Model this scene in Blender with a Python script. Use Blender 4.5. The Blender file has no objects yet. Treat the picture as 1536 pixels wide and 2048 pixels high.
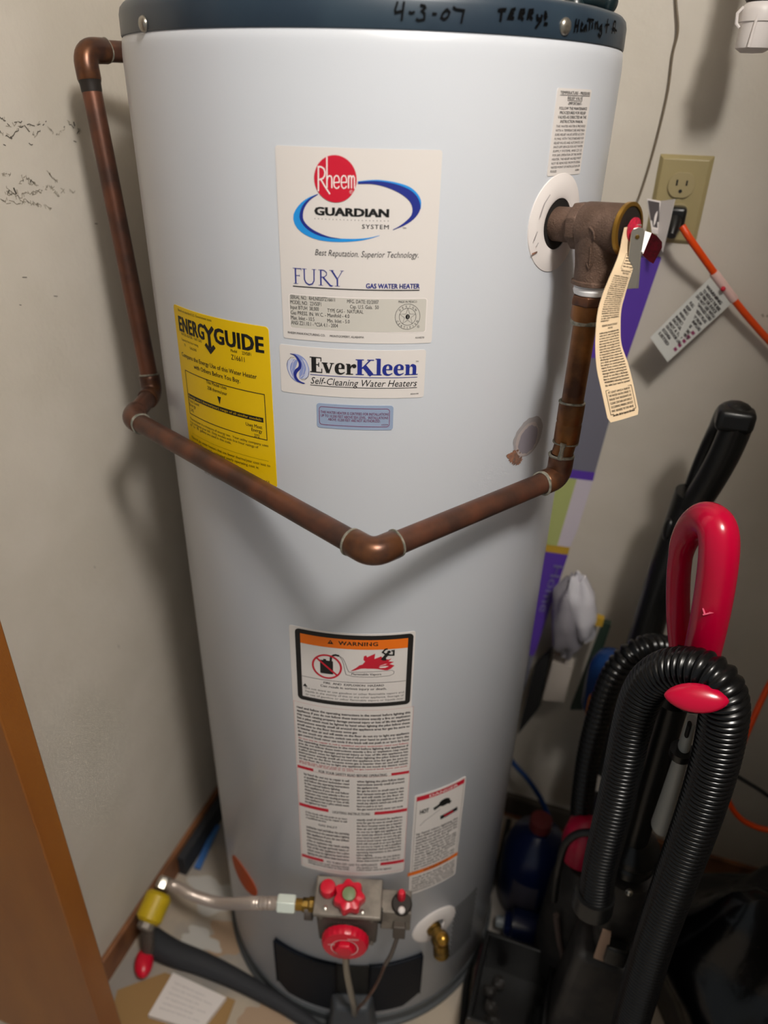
import bpy, math, random
from mathutils import Vector, Matrix
random.seed(7)
PI = math.pi
rad = math.radians
scene = bpy.context.scene
COL = scene.collection

# ------------------------------------------------------------ camera, world, lights, exposure
CAM_POS = Vector((0.3162,-0.8688,1.43))
cam = bpy.data.cameras.new('camera')
cam.sensor_fit = 'VERTICAL'
cam.sensor_height = 36.0
cam.lens = 1450.3 / 2048 * 36.0
cam.clip_start = 0.02
cam.dof.use_dof = True
cam.dof.focus_distance = 0.74
cam.dof.aperture_fstop = 3.2
camo = bpy.data.objects.new('camera', cam)
COL.objects.link(camo)
fwd = Vector((-0.2759,0.8242,-0.4945)).normalized()
rgt = fwd.cross(Vector((0, 0, 1))).normalized()
upv = rgt.cross(fwd)
cr, sr = math.cos(0.02724), math.sin(0.02724)
r2 = rgt * cr + upv * sr
u2 = upv * cr - rgt * sr
camo.matrix_world = Matrix(((r2.x, u2.x, -fwd.x, CAM_POS.x), (r2.y, u2.y, -fwd.y, CAM_POS.y), (r2.z, u2.z, -fwd.z, CAM_POS.z), (0, 0, 0, 1)))
scene.camera = camo

world = bpy.data.worlds.new('world')
scene.world = world
world.use_nodes = True
world.node_tree.nodes['Background'].inputs[0].default_value = (0.90, 0.97, 1.0, 1)
world.node_tree.nodes['Background'].inputs[1].default_value = 0.22

lamp = bpy.data.lights.new('ceiling_lamp_light', 'POINT')
lamp.energy = 67
lamp.shadow_soft_size = 0.11
lamp.color = (1.0, 0.97, 0.93)
lampo = bpy.data.objects.new('ceiling_lamp_light', lamp)
lampo.location = (0.74, -0.98, 2.30)
COL.objects.link(lampo)

scene.view_settings.view_transform = 'Standard'
scene.view_settings.look = 'None'
scene.view_settings.exposure = 0.0
scene.view_settings.gamma = 1.0
scene.view_settings.use_curve_mapping = False

# ------------------------------------------------------------ materials
def lin(c):
    if isinstance(c, str):
        c = tuple(int(c[i:i + 2], 16) / 255 for i in (0, 2, 4))
    return tuple((x / 12.92 if x <= 0.04045 else ((x + 0.055) / 1.055) ** 2.4) for x in c) + (1.0,)

def mat(name, col, rough=0.5, metal=0.0, col2=None, scale=20.0, lo=0.4, hi=0.6, bump=0.0, bscale=200.0, spec=0.5, detail=4.0, coat=0.0, alpha=1.0, trans=0.0, stretch=None):
    m = bpy.data.materials.new(name)
    m.use_nodes = True
    nt = m.node_tree
    b = nt.nodes['Principled BSDF']
    b.inputs['Base Color'].default_value = lin(col)
    b.inputs['Roughness'].default_value = rough
    b.inputs['Metallic'].default_value = metal
    b.inputs['Specular IOR Level'].default_value = spec
    b.inputs['Coat Weight'].default_value = coat
    b.inputs['Coat Roughness'].default_value = 0.15
    b.inputs['Alpha'].default_value = alpha
    b.inputs['Transmission Weight'].default_value = trans
    tc = nt.nodes.new('ShaderNodeTexCoord')
    src = tc.outputs['Object']
    if stretch:
        mp = nt.nodes.new('ShaderNodeMapping')
        mp.inputs['Scale'].default_value = stretch
        nt.links.new(src, mp.inputs['Vector'])
        src = mp.outputs['Vector']
    if col2 is not None:
        n = nt.nodes.new('ShaderNodeTexNoise')
        n.inputs['Scale'].default_value = scale
        n.inputs['Detail'].default_value = detail
        nt.links.new(src, n.inputs['Vector'])
        r = nt.nodes.new('ShaderNodeValToRGB')
        r.color_ramp.elements[0].position = lo
        r.color_ramp.elements[1].position = hi
        r.color_ramp.elements[0].color = lin(col)
        r.color_ramp.elements[1].color = lin(col2)
        nt.links.new(n.outputs['Fac'], r.inputs['Fac'])
        nt.links.new(r.outputs['Color'], b.inputs['Base Color'])
    if bump > 0:
        n2 = nt.nodes.new('ShaderNodeTexNoise')
        n2.inputs['Scale'].default_value = bscale
        n2.inputs['Detail'].default_value = 3
        nt.links.new(src, n2.inputs['Vector'])
        bp = nt.nodes.new('ShaderNodeBump')
        bp.inputs['Strength'].default_value = bump
        bp.inputs['Distance'].default_value = 0.002
        nt.links.new(n2.outputs['Fac'], bp.inputs['Height'])
        nt.links.new(bp.outputs['Normal'], b.inputs['Normal'])
    return m

WALL = mat('wall_paint', 'd0c8bc', 0.75, col2='c9c1b4', scale=6, bump=0.35, bscale=90, spec=0.25)
CONC = mat('floor_concrete', 'b3a593', 0.8, col2='96908a', scale=7, lo=0.42, hi=0.6, bump=0.4, bscale=60, detail=6)
JACK = mat('jacket_enamel', 'cfd2d8', 0.33, bump=0.03, bscale=900, coat=0.25)
NAVY = mat('navy_enamel', '233240', 0.42, col2='2a3a47', scale=14, coat=0.2)
NAVYD = mat('navy_door', '0b1019', 0.5, spec=0.15)
COPPER = mat('aged_copper', '503930', 0.40, 0.5, col2='704735', scale=30, lo=0.38, hi=0.66, bump=0.06, bscale=150)
COPPER2 = mat('copper_fitting', '70482e', 0.33, 0.55, col2='4b342c', scale=45, lo=0.38, hi=0.62, bump=0.06, bscale=120)
COPPERH = mat('heat_stained_copper', '8c5a2c', 0.38, 0.6, col2='4a2d1b', scale=26, lo=0.36, hi=0.64, bump=0.05, bscale=120)
SOLDER = mat('solder', 'a09b8c', 0.5, 0.4, col2='77766a', scale=160, bump=0.4, bscale=300)
FLUXD = mat('dark_flux', '2c2622', 0.5, 0.3)
BRONZE = mat('cast_bronze', '6c5548', 0.58, 0.35, col2='5b4639', scale=50, bump=0.5, bscale=700)
BRASS = mat('brass', 'b98d3e', 0.3, 0.9)
BRASSD = mat('dull_brass', '8f7034', 0.4, 0.85, col2='5d4a28', scale=60)
STEEL = mat('stamped_steel', 'a39d92', 0.32, 0.85)
NICKEL = mat('nickel', 'c8c4ba', 0.3, 0.9)
GREYM = mat('valve_casting', '8d857b', 0.5, 0.45, col2='766e66', scale=40)
GREYD = mat('valve_casting_dark', '5b524b', 0.55, 0.35)
WPLAS = mat('white_plastic', 'e4dcd8', 0.4)
WBRIGHT = mat('ptfe_tape', 'f4f2f2', 0.55)
NUTW = mat('coated_nut', 'dfe6dc', 0.45, 0.2)
PAPER = mat('label_vinyl', 'ddd6d1', 0.4, spec=0.3)
PAPERG = mat('label_panel_grey', 'c9c4bb', 0.4, spec=0.3)
TAGP = mat('manila_tag', 'e3c9a6', 0.7, spec=0.2)
YEL = mat('yellow_label', 'e6bd07', 0.45, spec=0.3)
BLUEG = mat('blue_grey_label', '93a3bd', 0.45)
INK = mat('black_ink', '141211', 0.5)
INKG = mat('grey_ink', '4b4546', 0.6)
MARK = mat('marker_ink', '040405', 0.6, spec=0.1)
INKB = mat('blue_ink', '1d2a86', 0.45)
INKL = mat('light_blue_ink', '1f8fdc', 0.45)
INKV = mat('pale_blue_ink', '8b97c9', 0.5)
INKP = mat('very_pale_blue_ink', 'c3c7dc', 0.5)
INKR = mat('red_ink', 'c8102e', 0.45)
INKM = mat('maroon_ink', '86305a', 0.5)
INKO = mat('orange_ink', 'ee7206', 0.45)
INKW = mat('white_ink', 'efe6e2', 0.45)
INKRP = mat('pink_line_ink', 'd9a9a4', 0.5)
RED = mat('red_knob_plastic', 'd0122f', 0.3)
REDT = mat('red_tag', 'c4203f', 0.5, col2='a02238', scale=300)
GREEN = mat('grey_green_plastic', '7c8a63', 0.5)
ORANGE = mat('orange_sticker', 'b8480c', 0.5)
CRIM = mat('crimson_plastic', 'b80030', 0.22, spec=0.5)
PINK = mat('magenta_plastic', 'b30838', 0.35)
BLACK = mat('black_plastic', '111111', 0.33)
HOSE = mat('black_hose', '0a0a0b', 0.25, spec=0.4)
DUSTY = mat('dusty_black_plastic', '2b2724', 0.6, col2='1b1817', scale=30)
DARKB = mat('dark_rubber', '1c1b1b', 0.7)
GREYP = mat('grey_plastic', 'a9a7a0', 0.5)
CORD = mat('orange_cord', 'e04600', 0.42)
ALMOND = mat('almond_plate', 'a39469', 0.42)
ALMONDR = mat('almond_receptacle', 'a4956d', 0.4)
HOLE = mat('dark_slot', '120f0c', 0.7)
WIRE = mat('thin_wire', '6f6250', 0.5)
PURP = mat('purple_card', '55349c', 0.42)
GREYC = mat('grey_card', '6b6a76', 0.5)
LIME = mat('lime_card', 'a6ad6c', 0.5)
LILAC = mat('lilac_card', 'c3bac4', 0.5)
OCHRE = mat('ochre_card', 'b9932c', 0.5)
WOOD = mat('birch_door', '8c5011', 0.42, col2='9c5f1c', scale=5, lo=0.3, hi=0.7, stretch=(3, 3, 0.7), bump=0.12, bscale=300, coat=0.15)
TRIMW = mat('stained_trim', '8a5a38', 0.5, col2='6e452a', scale=20)
CARD = mat('cardboard', '9c7a4c', 0.8)
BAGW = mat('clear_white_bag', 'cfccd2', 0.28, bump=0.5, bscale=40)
BLUEP = mat('blue_plastic', '173668', 0.25)
BLUED = mat('dark_blue_plastic', '101d48', 0.3)
BLUET = mat('blue_tape', '3f6fb0', 0.5)
DSTRIP = mat('dark_foam_strip', '2b2c30', 0.75)
YVALVE = mat('yellow_sleeve', 'c3a512', 0.45)
BAGB = mat('black_bag', '08080b', 0.22, bump=0.6, bscale=22)
RUST = mat('rust', '9b6a52', 0.8, col2='6f5448', scale=150)
SMUDGE = mat('grey_smudge', 'a09a9b', 0.6)
SCUFF = mat('scuff', '5a544b', 0.85)
SCUFF2 = mat('faint_scuff', 'a39a8b', 0.85)

# ------------------------------------------------------------ mesh building
ORG = {}

def basis(ax):
    z = Vector(ax).normalized()
    a = Vector((0, 0, 1)) if abs(z.z) < 0.9 else Vector((1, 0, 0))
    x = a.cross(z).normalized()
    return x, z.cross(x), z

def catmull(pts, n=6):
    P = [Vector(p) for p in pts]
    out = []
    for i in range(len(P) - 1):
        p0 = P[i - 1] if i else P[0] * 2 - P[1]
        p1, p2 = P[i], P[i + 1]
        p3 = P[i + 2] if i + 2 < len(P) else P[-1] * 2 - P[-2]
        for k in range(n):
            t = k / n
            out.append(0.5 * ((2 * p1) + (p2 - p0) * t + (2 * p0 - 5 * p1 + 4 * p2 - p3) * t * t + (3 * p1 - p0 - 3 * p2 + p3) * t ** 3))
    out.append(P[-1])
    return out

def resample(pts, step):
    P = [Vector(p) for p in pts]
    out = [P[0]]
    need = step
    for a, b in zip(P, P[1:]):
        L = (b - a).length
        pos = need
        while pos <= L:
            out.append(a.lerp(b, pos / L))
            pos += step
        need = pos - L
    return out

class MB:
    def __init__(s):
        s.v, s.f, s.m = [], [], []

    def add(s, vs, fs, m=0):
        o = len(s.v)
        s.v += [Vector(p) for p in vs]
        s.f += [tuple(i + o for i in f) for f in fs]
        s.m += [m] * len(fs)
        return s

    def box(s, c, sz, ax=None, m=0):
        c = Vector(c)
        X, Y, Z = ax if ax else (Vector((1, 0, 0)), Vector((0, 1, 0)), Vector((0, 0, 1)))
        vs = [c + X * (sz[0] / 2 * i) + Y * (sz[1] / 2 * j) + Z * (sz[2] / 2 * k) for i in (-1, 1) for j in (-1, 1) for k in (-1, 1)]
        return s.add(vs, [(0, 1, 3, 2), (4, 6, 7, 5), (0, 4, 5, 1), (2, 3, 7, 6), (0, 2, 6, 4), (1, 5, 7, 3)], m)

    def hexa(s, bottom, top, m=0):
        return s.add(list(bottom) + list(top), [(3, 2, 1, 0), (4, 5, 6, 7), (0, 1, 5, 4), (1, 2, 6, 5), (2, 3, 7, 6), (3, 0, 4, 7)], m)

    def tube(s, pts, r, n=16, cap=True, m=0, flat=None):
        P = [Vector(p) for p in pts]
        k = len(P)
        R = [r] * k if not hasattr(r, '__len__') else r
        T = []
        for i in range(k):
            t = (P[min(i + 1, k - 1)] - P[max(i - 1, 0)])
            T.append(t.normalized())
        x, y, _ = basis(T[0])
        vs = []
        for i in range(k):
            if i:
                q = T[i - 1].rotation_difference(T[i])
                x = q @ x
                x = (x - T[i] * x.dot(T[i])).normalized()
            y = T[i].cross(x)
            for j in range(n):
                a = 2 * PI * j / n
                fx, fy = flat if flat else (1, 1)
                vs.append(P[i] + x * (R[i] * math.cos(a) * fx) + y * (R[i] * math.sin(a) * fy))
        fs = [(i * n + j, i * n + (j + 1) % n, (i + 1) * n + (j + 1) % n, (i + 1) * n + j) for i in range(k - 1) for j in range(n)]
        if cap:
            fs += [tuple(reversed(range(n))), tuple((k - 1) * n + j for j in range(n))]
        return s.add(vs, fs, m)

    def lathe(s, o, ax, prof, n=32, m=0, sc=(1, 1), a0=0.0):
        o = Vector(o)
        x, y, z = basis(ax)
        vs = []
        for r, h in prof:
            for j in range(n):
                a = a0 + 2 * PI * j / n
                vs.append(o + x * (r * math.cos(a) * sc[0]) + y * (r * math.sin(a) * sc[1]) + z * h)
        k = len(prof)
        fs = [(i * n + j, i * n + (j + 1) % n, (i + 1) * n + (j + 1) % n, (i + 1) * n + j) for i in range(k - 1) for j in range(n)]
        if prof[0][0] > 1e-6:
            fs.append(tuple(reversed(range(n))))
        if prof[-1][0] > 1e-6:
            fs.append(tuple((k - 1) * n + j for j in range(n)))
        return s.add(vs, fs, m)

    def prism(s, poly, o, X, Y, t, m=0):
        o, X, Y = Vector(o), Vector(X).normalized(), Vector(Y).normalized()
        N = X.cross(Y)
        n = len(poly)
        vs = [o + X * a + Y * b for a, b in poly] + [o + X * a + Y * b + N * t for a, b in poly]
        fs = [tuple(reversed(range(n))), tuple(range(n, 2 * n))] + [(i, (i + 1) % n, n + (i + 1) % n, n + i) for i in range(n)]
        return s.add(vs, fs, m)

    def sphere(s, c, r, n=20, k=12, m=0, sc=(1, 1, 1)):
        c = Vector(c)
        vs = [c + Vector((r * sc[0] * math.sin(PI * i / k) * math.cos(2 * PI * j / n), r * sc[1] * math.sin(PI * i / k) * math.sin(2 * PI * j / n), r * sc[2] * math.cos(PI * i / k))) for i in range(k + 1) for j in range(n)]
        fs = [(i * n + j, (i + 1) * n + j, (i + 1) * n + (j + 1) % n, i * n + (j + 1) % n) for i in range(k) for j in range(n)]
        return s.add(vs, fs, m)

    def build(s, name, mats, parent=None, bevel=0.0, sharp=40, origin=None, seg=3, weld=True):
        if origin is None:
            if parent is not None:
                origin = ORG[parent.name]
            else:
                xs = [p.x for p in s.v]; ys = [p.y for p in s.v]; zs = [p.z for p in s.v]
                origin = Vector(((min(xs) + max(xs)) / 2, (min(ys) + max(ys)) / 2, min(zs)))
        me = bpy.data.meshes.new(name)
        me.from_pydata([tuple(p - origin) for p in s.v], [], s.f)
        for mm in (mats if isinstance(mats, (list, tuple)) else [mats]):
            me.materials.append(mm)
        me.polygons.foreach_set('material_index', s.m)
        me.validate()
        me.polygons.foreach_set('use_smooth', [True] * len(me.polygons))
        me.set_sharp_from_angle(angle=rad(sharp))
        me.update()
        o = bpy.data.objects.new(name, me)
        COL.objects.link(o)
        if parent is not None:
            o.parent = parent
            o.location = origin - ORG[parent.name]
        else:
            o.location = origin
        ORG[o.name] = Vector(origin)
        if bevel:
            b = o.modifiers.new('bevel', 'BEVEL')
            b.width = bevel
            b.segments = seg
            b.limit_method = 'ANGLE'
            b.angle_limit = rad(35)
            b.harden_normals = False
        return o

def thing(name, label, cat, loc, group=None):
    o = bpy.data.objects.new(name, None)
    o.empty_display_size = 0.05
    o.location = loc
    COL.objects.link(o)
    ORG[o.name] = Vector(loc)
    o['label'] = label
    o['category'] = cat
    if group:
        o['group'] = group
    return o

def tag(o, label, cat, group=None, kind=None):
    o['label'] = label
    o['category'] = cat
    if group:
        o['group'] = group
    if kind:
        o['kind'] = kind
    return o

def structure(o):
    o['kind'] = 'structure'
    return o

# flat print: 2D triangles collected per ink, then laid on a surface
_cache = {}
def glyphs(text, bold=0.0, shear=0.0, space=1.0):
    key = (text, bold, shear, space)
    if key in _cache:
        return _cache[key]
    cu = bpy.data.curves.new('t', 'FONT')
    cu.body = text
    cu.offset = bold
    cu.shear = shear
    cu.space_character = space
    cu.resolution_u = 2
    cu.fill_mode = 'FRONT'
    ob = bpy.data.objects.new('t', cu)
    me = ob.to_mesh()
    vs = [(v.co.x, v.co.y) for v in me.vertices]
    fs = [tuple(p.vertices) for p in me.polygons]
    ob.to_mesh_clear()
    bpy.data.objects.remove(ob)
    bpy.data.curves.remove(cu)
    _cache[key] = (vs, fs)
    return _cache[key]

CAPH = max(p[1] for p in glyphs('H')[0])

class Print:
    def __init__(s):
        s.v, s.f, s.m = [], [], []

    def add(s, vs, fs, m, lay=1):
        o = len(s.v)
        s.v += [(a, b, lay) for a, b in vs]
        s.f += [tuple(i + o for i in f) for f in fs]
        s.m += [m] * len(fs)

    def text(s, txt, fit, m, bold=0.0, shear=0.0, space=1.0, lay=2, slope=0.0):
        u0, v0, u1, h = fit
        vs, fs = glyphs(txt, 0.0, shear, space)
        if not vs:
            return
        x0 = min(a for a, b in vs); x1 = max(a for a, b in vs)
        k = (u1 - u0) / max(1e-6, x1 - x0)
        q = max(bold, 0) * 0.8
        offs = [(0, 0)] if q <= 0 else ([(-q, 0), (q, 0)] if q < 0.03 else [(-q, -q / 2), (q, -q / 2), (-q, q / 2), (q, q / 2), (0, 0)])
        k = (u1 - u0) / max(1e-6, x1 - x0 + 2 * q)
        for ox, oy in offs:
            s.add([(u0 + (a - x0 + q + ox) * k, v0 + (b + oy) * h / CAPH) for a, b in vs], fs, m, lay)

    def vtext(s, txt, u, v0, v1, h, m, bold=0.0, lay=2):   # written top to bottom
        vs, fs = glyphs(txt)
        x0 = min(a for a, b in vs); x1 = max(a for a, b in vs)
        k = (v1 - v0) / (x1 - x0)
        s.add([(u + b * h / CAPH, v0 + (a - x0) * k) for a, b in vs], fs, m, lay)

    def rect(s, u0, u1, v0, v1, m, lay=1, rad_=0.0, step=0.006):
        n = max(1, int(math.ceil(abs(u1 - u0) / step)))
        us = [u0 + (u1 - u0) * i / n for i in range(n + 1)]
        if rad_ > 0:
            us += [u0 + rad_ * (1 - math.cos(PI / 2 * i / 5)) for i in range(1, 6)] + [u1 - rad_ * (1 - math.cos(PI / 2 * i / 5)) for i in range(1, 6)]
            us = sorted(set(us))
        vs = []
        for u in us:
            d = min(u - u0, u1 - u)
            c = rad_ - math.sqrt(max(0, rad_ ** 2 - (rad_ - d) ** 2)) if rad_ > 0 and d < rad_ else 0.0
            vs += [(u, v0 + c), (u, v1 - c)]
        s.add(vs, [(2 * i, 2 * i + 2, 2 * i + 3, 2 * i + 1) for i in range(len(us) - 1)], m, lay)

    def frame(s, u0, u1, v0, v1, w, m, lay=2, rad_=0.0):
        def ring(a, b, c, d, r):
            out = []
            for cx, cy, st in ((b - r, d - r, 0), (a + r, d - r, 90), (a + r, c + r, 180), (b - r, c + r, 270)):
                for i in range(6):
                    t = rad(st + 90 * i / 5)
                    out.append((cx + r * math.cos(t), cy + r * math.sin(t)))
            full = []
            for i in range(len(out)):
                p, q = out[i], out[(i + 1) % len(out)]
                k = 12 if i % 6 == 5 else 1
                full += [(p[0] + (q[0] - p[0]) * j / k, p[1] + (q[1] - p[1]) * j / k) for j in range(k)]
            return full
        A = ring(u0, u1, v0, v1, max(rad_, 1e-5))
        B = ring(u0 + w, u1 - w, v0 + w, v1 - w, max(rad_ - w, 1e-5))
        n = len(A)
        s.add(A + B, [(i, (i + 1) % n, n + (i + 1) % n, n + i) for i in range(n)], m, lay)

    def strip(s, A, B, m, lay=2):
        """band between two polylines of equal count"""
        n = min(len(A), len(B))
        s.add(list(A[:n]) + list(B[:n]), [(i, i + 1, n + i + 1, n + i) for i in range(n - 1)], m, lay)

    def band(s, A, B, m, lay=2, n=28):
        def rs(P):
            P = [(p.x, p.y) for p in catmull([(a, b, 0) for a, b in P], 8)]
            L = [0]
            for p, q in zip(P, P[1:]):
                L.append(L[-1] + math.dist(p, q))
            out = []
            for i in range(n + 1):
                t = L[-1] * i / n
                j = 0
                while j < len(L) - 2 and L[j + 1] < t:
                    j += 1
                f = (t - L[j]) / max(1e-9, L[j + 1] - L[j])
                out.append((P[j][0] + (P[j + 1][0] - P[j][0]) * f, P[j][1] + (P[j + 1][1] - P[j][1]) * f))
            return out
        s.strip(rs(A), rs(B), m, lay)

    def ell(s, c, rx, ry, m, lay=2, n=40):
        s.add([c] + [(c[0] + rx * math.cos(2 * PI * i / n), c[1] + ry * math.sin(2 * PI * i / n)) for i in range(n)], [(0, 1 + i, 1 + (i + 1) % n) for i in range(n)], m, lay)

    def ring(s, c, rx, ry, w, m, lay=2, n=48):
        A = [(c[0] + rx * math.cos(2 * PI * i / n), c[1] + ry * math.sin(2 * PI * i / n)) for i in range(n + 1)]
        B = [(c[0] + (rx - w) * math.cos(2 * PI * i / n), c[1] + (ry - w) * math.sin(2 * PI * i / n)) for i in range(n + 1)]
        s.strip(A, B, m, lay)

    def stroke(s, pts, w, m, lay=3, closed=False, sub=0.006):
        P = [tuple(p) for p in pts]
        if closed:
            P.append(P[0])
        Q = [P[0]]
        for p, q in zip(P, P[1:]):
            k = max(1, int(math.ceil(math.dist(p, q) / sub)))
            Q += [(p[0] + (q[0] - p[0]) * j / k, p[1] + (q[1] - p[1]) * j / k) for j in range(1, k + 1)]
        P = Q
        n = len(P)
        ws = w if hasattr(w, '__len__') else None
        A, B = [], []
        for i in range(n):
            a = P[i - 1] if i else None
            b = P[i + 1] if i < n - 1 else None
            def nr(p, q):
                dx, dy = q[0] - p[0], q[1] - p[1]
                L = math.hypot(dx, dy) or 1e-9
                return (-dy / L, dx / L)
            if a is None:
                nx, ny = nr(P[i], b)
            elif b is None:
                nx, ny = nr(a, P[i])
            else:
                n1, n2 = nr(a, P[i]), nr(P[i], b)
                nx, ny = n1[0] + n2[0], n1[1] + n2[1]
                L = math.hypot(nx, ny) or 1e-9
                nx, ny = nx / L, ny / L
                d = max(0.55, nx * n1[0] + ny * n1[1])
                nx, ny = nx / d, ny / d
            ww = (ws[0] + (ws[1] - ws[0]) * i / (n - 1)) if ws else w
            A.append((P[i][0] + nx * ww / 2, P[i][1] + ny * ww / 2))
            B.append((P[i][0] - nx * ww / 2, P[i][1] - ny * ww / 2))
        s.strip(A, B, m, lay)

    def lay_on(s, mb, fn, base=0):
        mb.add([fn(a, b, l) for a, b, l in s.v], s.f, 0)
        mb.m[-len(s.f):] = [i + base for i in s.m] if s.f else []
        # faces keep winding; both sides render

def cylfn(r, d0=0.0003, dl=0.00012):
    def fn(u, v, l):
        a = u / r
        rr = r + d0 + dl * l
        return Vector((rr * math.sin(a), -rr * math.cos(a), v))
    return fn

def cp(phi, r, z, dt=0.0):
    a = rad(phi)
    return Vector((r * math.sin(a), -r * math.cos(a), z)) + Vector((math.cos(a), math.sin(a), 0)) * dt

def frame_at(phi):
    a = rad(phi)
    return Vector((math.cos(a), math.sin(a), 0)), Vector((math.sin(a), -math.cos(a), 0)), Vector((0, 0, 1))   # tangent, outward, up

# ============================================================ the setting
def slab(name, lo, hi, m, parent=None, bevel=0):
    return structure(MB().box([(a + b) / 2 for a, b in zip(lo, hi)], [b - a for a, b in zip(lo, hi)]).build(name, m, parent, bevel=bevel))
XW, YW = -0.385, 0.29
DOORY = -0.41
floor = slab('floor', (-1.2, -2.2, -0.05), (2.0, YW + 0.1, 0.0), CONC)
wl = slab('wall_left', (XW - 0.1, DOORY + 0.02, 0.0), (XW, YW + 0.1, 2.44), WALL)
wb = slab('wall_back', (XW, YW, 0.0), (1.15, YW + 0.1, 2.44), WALL)
wr = slab('wall_right', (1.05, DOORY + 0.01, 0.0), (1.15, YW, 2.44), WALL)
wf = slab('shade_wall_front', (0.612, DOORY - 0.09, 0.0), (1.15, DOORY + 0.01, 2.44), WALL)  # unseen wall added to block the lamp and darken the right side
ce = slab('ceiling', (-1.2, -2.2, 2.44), (2.0, YW + 0.1, 2.5), WALL)
bl = slab('baseboard_left', (XW, DOORY + 0.02, 0.0), (XW + 0.010, YW, 0.062), TRIMW, bevel=0.002)
bb = slab('baseboard_back', (XW + 0.010, YW - 0.010, 0.0), (1.05, YW, 0.062), TRIMW, bevel=0.002)
dE = Vector((-0.2644,-0.4169,0))
dn = structure(MB().box((dE.x - 0.36, dE.y - 0.018, 1.02), (0.72, 0.036, 2.02)).build('door_1', WOOD, bevel=0.002))

# scuffs and flecks on the left wall
def wall_marks(name, lines, w, m, parent, plane, off=0.0004):
    p = Print()
    for L in lines:
        p.stroke(L, w, 0, lay=0)
    mb = MB()
    if plane == 'x':
        mb.add([(XW + off, a, b) for a, b, l in p.v], p.f)
    else:
        mb.add([(a, YW - off, b) for a, b, l in p.v], p.f)
    o = mb.build(name, m, parent)
    o['kind'] = 'stuff'
    return o
def rough(L, k, a):
    out = []
    for p, q in zip(L, L[1:]):
        for i in range(k):
            t = i / k
            out.append((p[0] + (q[0] - p[0]) * t + random.uniform(-a, a), p[1] + (q[1] - p[1]) * t + random.uniform(-a, a)))
    return out + [L[-1]]
def broken(L, a, keep):
    R_ = rough(L, 9, a)
    out, cur = [], []
    for p in R_:
        if random.random() < keep:
            cur.append(p)
        else:
            if len(cur) > 1: out.append(cur)
            cur = []
    if len(cur) > 1: out.append(cur)
    return out
z1 = [((-0.1587,1.3942),(-0.1486,1.3861),(-0.1379,1.3821),(-0.1226,1.3921),(-0.1143,1.3934),(-0.1002,1.3825),(-0.0821,1.3951)),
      ((-0.075,1.3903),(-0.0612,1.3813),(-0.0479,1.3921)), ((-0.0425,1.3976),(-0.0327,1.3902),(-0.0213,1.3875),(-0.0296,1.382)),
      ((-0.1477,1.4026),(-0.1371,1.3953),(-0.1164,1.3979),(-0.1006,1.3931),(-0.0776,1.3981))]
z2 = [((-0.1646,1.3274),(-0.1499,1.3245),(-0.1308,1.3424),(-0.1223,1.3355),(-0.1106,1.3306)), ((-0.0907,1.3444),(-0.078,1.3313)),
      ((-0.1587,1.3322),(-0.1466,1.3203),(-0.1269,1.324),(-0.1051,1.3245)), ((-0.173,1.3213),(-0.1502,1.3159),(-0.1341,1.3159),(-0.1169,1.3093),(-0.0961,1.3038)),
      ((-0.161,1.3461),(-0.1502,1.3453)), ((-0.0729,1.3217),(-0.0445,1.3175)), ((-0.1046,1.3261),(-0.0891,1.328),(-0.0798,1.3156))]
dots = [((-0.1517,1.376),(-0.1482,1.3748)), ((-0.1126,1.376),(-0.1097,1.3739),(-0.1068,1.3743)), ((-0.0367,1.3757),(-0.0317,1.3742)),
        ((-0.0225,1.2769),(-0.0168,1.2758)), ((-0.1657,1.2342),(-0.1584,1.2328)), ((-0.1211,1.2027),(-0.1145,1.2009)), ((-0.1793,1.2045),(-0.1761,1.2035)),
        ((-0.1316,0.6406),(-0.1307,0.6335)), ((-0.1475,0.8066),(-0.1464,0.8022))]
blobs = [((-0.1395,1.3833),(-0.137,1.3812)), ((-0.0309,1.3966),(-0.0301,1.3918)), ((-0.15,1.3315),(-0.1477,1.3243))]
wall_marks('scuff_mark', sum([broken(L, 0.0010, 0.72) for L in z1], []) + dots, 0.0010, SCUFF, wl, 'x')
wall_marks('faint_scuff_mark', sum([broken(L, 0.003, 0.7) for L in z2 + z2 + z1 + z2], []), 0.0010, SCUFF2, wl, 'x', 0.0003)
wall_marks('dark_scuff_mark', blobs, 0.0022, SCUFF, wl, 'x', 0.0005)
wall_marks('fleck', [((0.4878,1.177),(0.4908,1.1731)), ((0.4945,1.1763),(0.4965,1.1737))], 0.003, SCUFF2, wb, 'y')

# ============================================================ the water heater
R = 0.26
ZT = 1.477          # jacket top / lid seam
wh = thing('water_heater', 'tall pale grey cylindrical gas water heater with dark blue lid and many stickers', 'water heater', (0, 0, 0))
n = 128
MB().lathe((0, 0, 0), (0, 0, 1), [(R - 0.004, 0.035), (R, 0.039), (R, ZT - 0.016), (R - 0.0006, ZT - 0.008), (R - 0.0014, ZT - 0.0025), (R - 0.0030, ZT + 0.0002), (0.0, ZT + 0.0002)], n).build('jacket', JACK, wh, sharp=50)
MB().lathe((0, 0, 0), (0, 0, 1), [(R + 0.001, 0.002), (R + 0.006, 0.004), (R + 0.006, 0.010), (R + 0.001, 0.014), (R + 0.0005, 0.032), (R - 0.004, 0.036), (0, 0.036)], n).build('base_rim', mat('base_rim_metal', '55585a', 0.5, 0.3), wh)
RL = 0.2585
lid = MB().lathe((0, 0, 0), (0, 0, 1), [(RL, ZT), (RL + 0.0004, ZT + 0.001), (RL, ZT + 0.018), (RL - 0.0014, ZT + 0.0232), (RL - 0.0045, ZT + 0.0265), (RL - 0.010, ZT + 0.0280), (0, ZT + 0.029)], n).build('lid', NAVY, wh, sharp=50)
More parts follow.
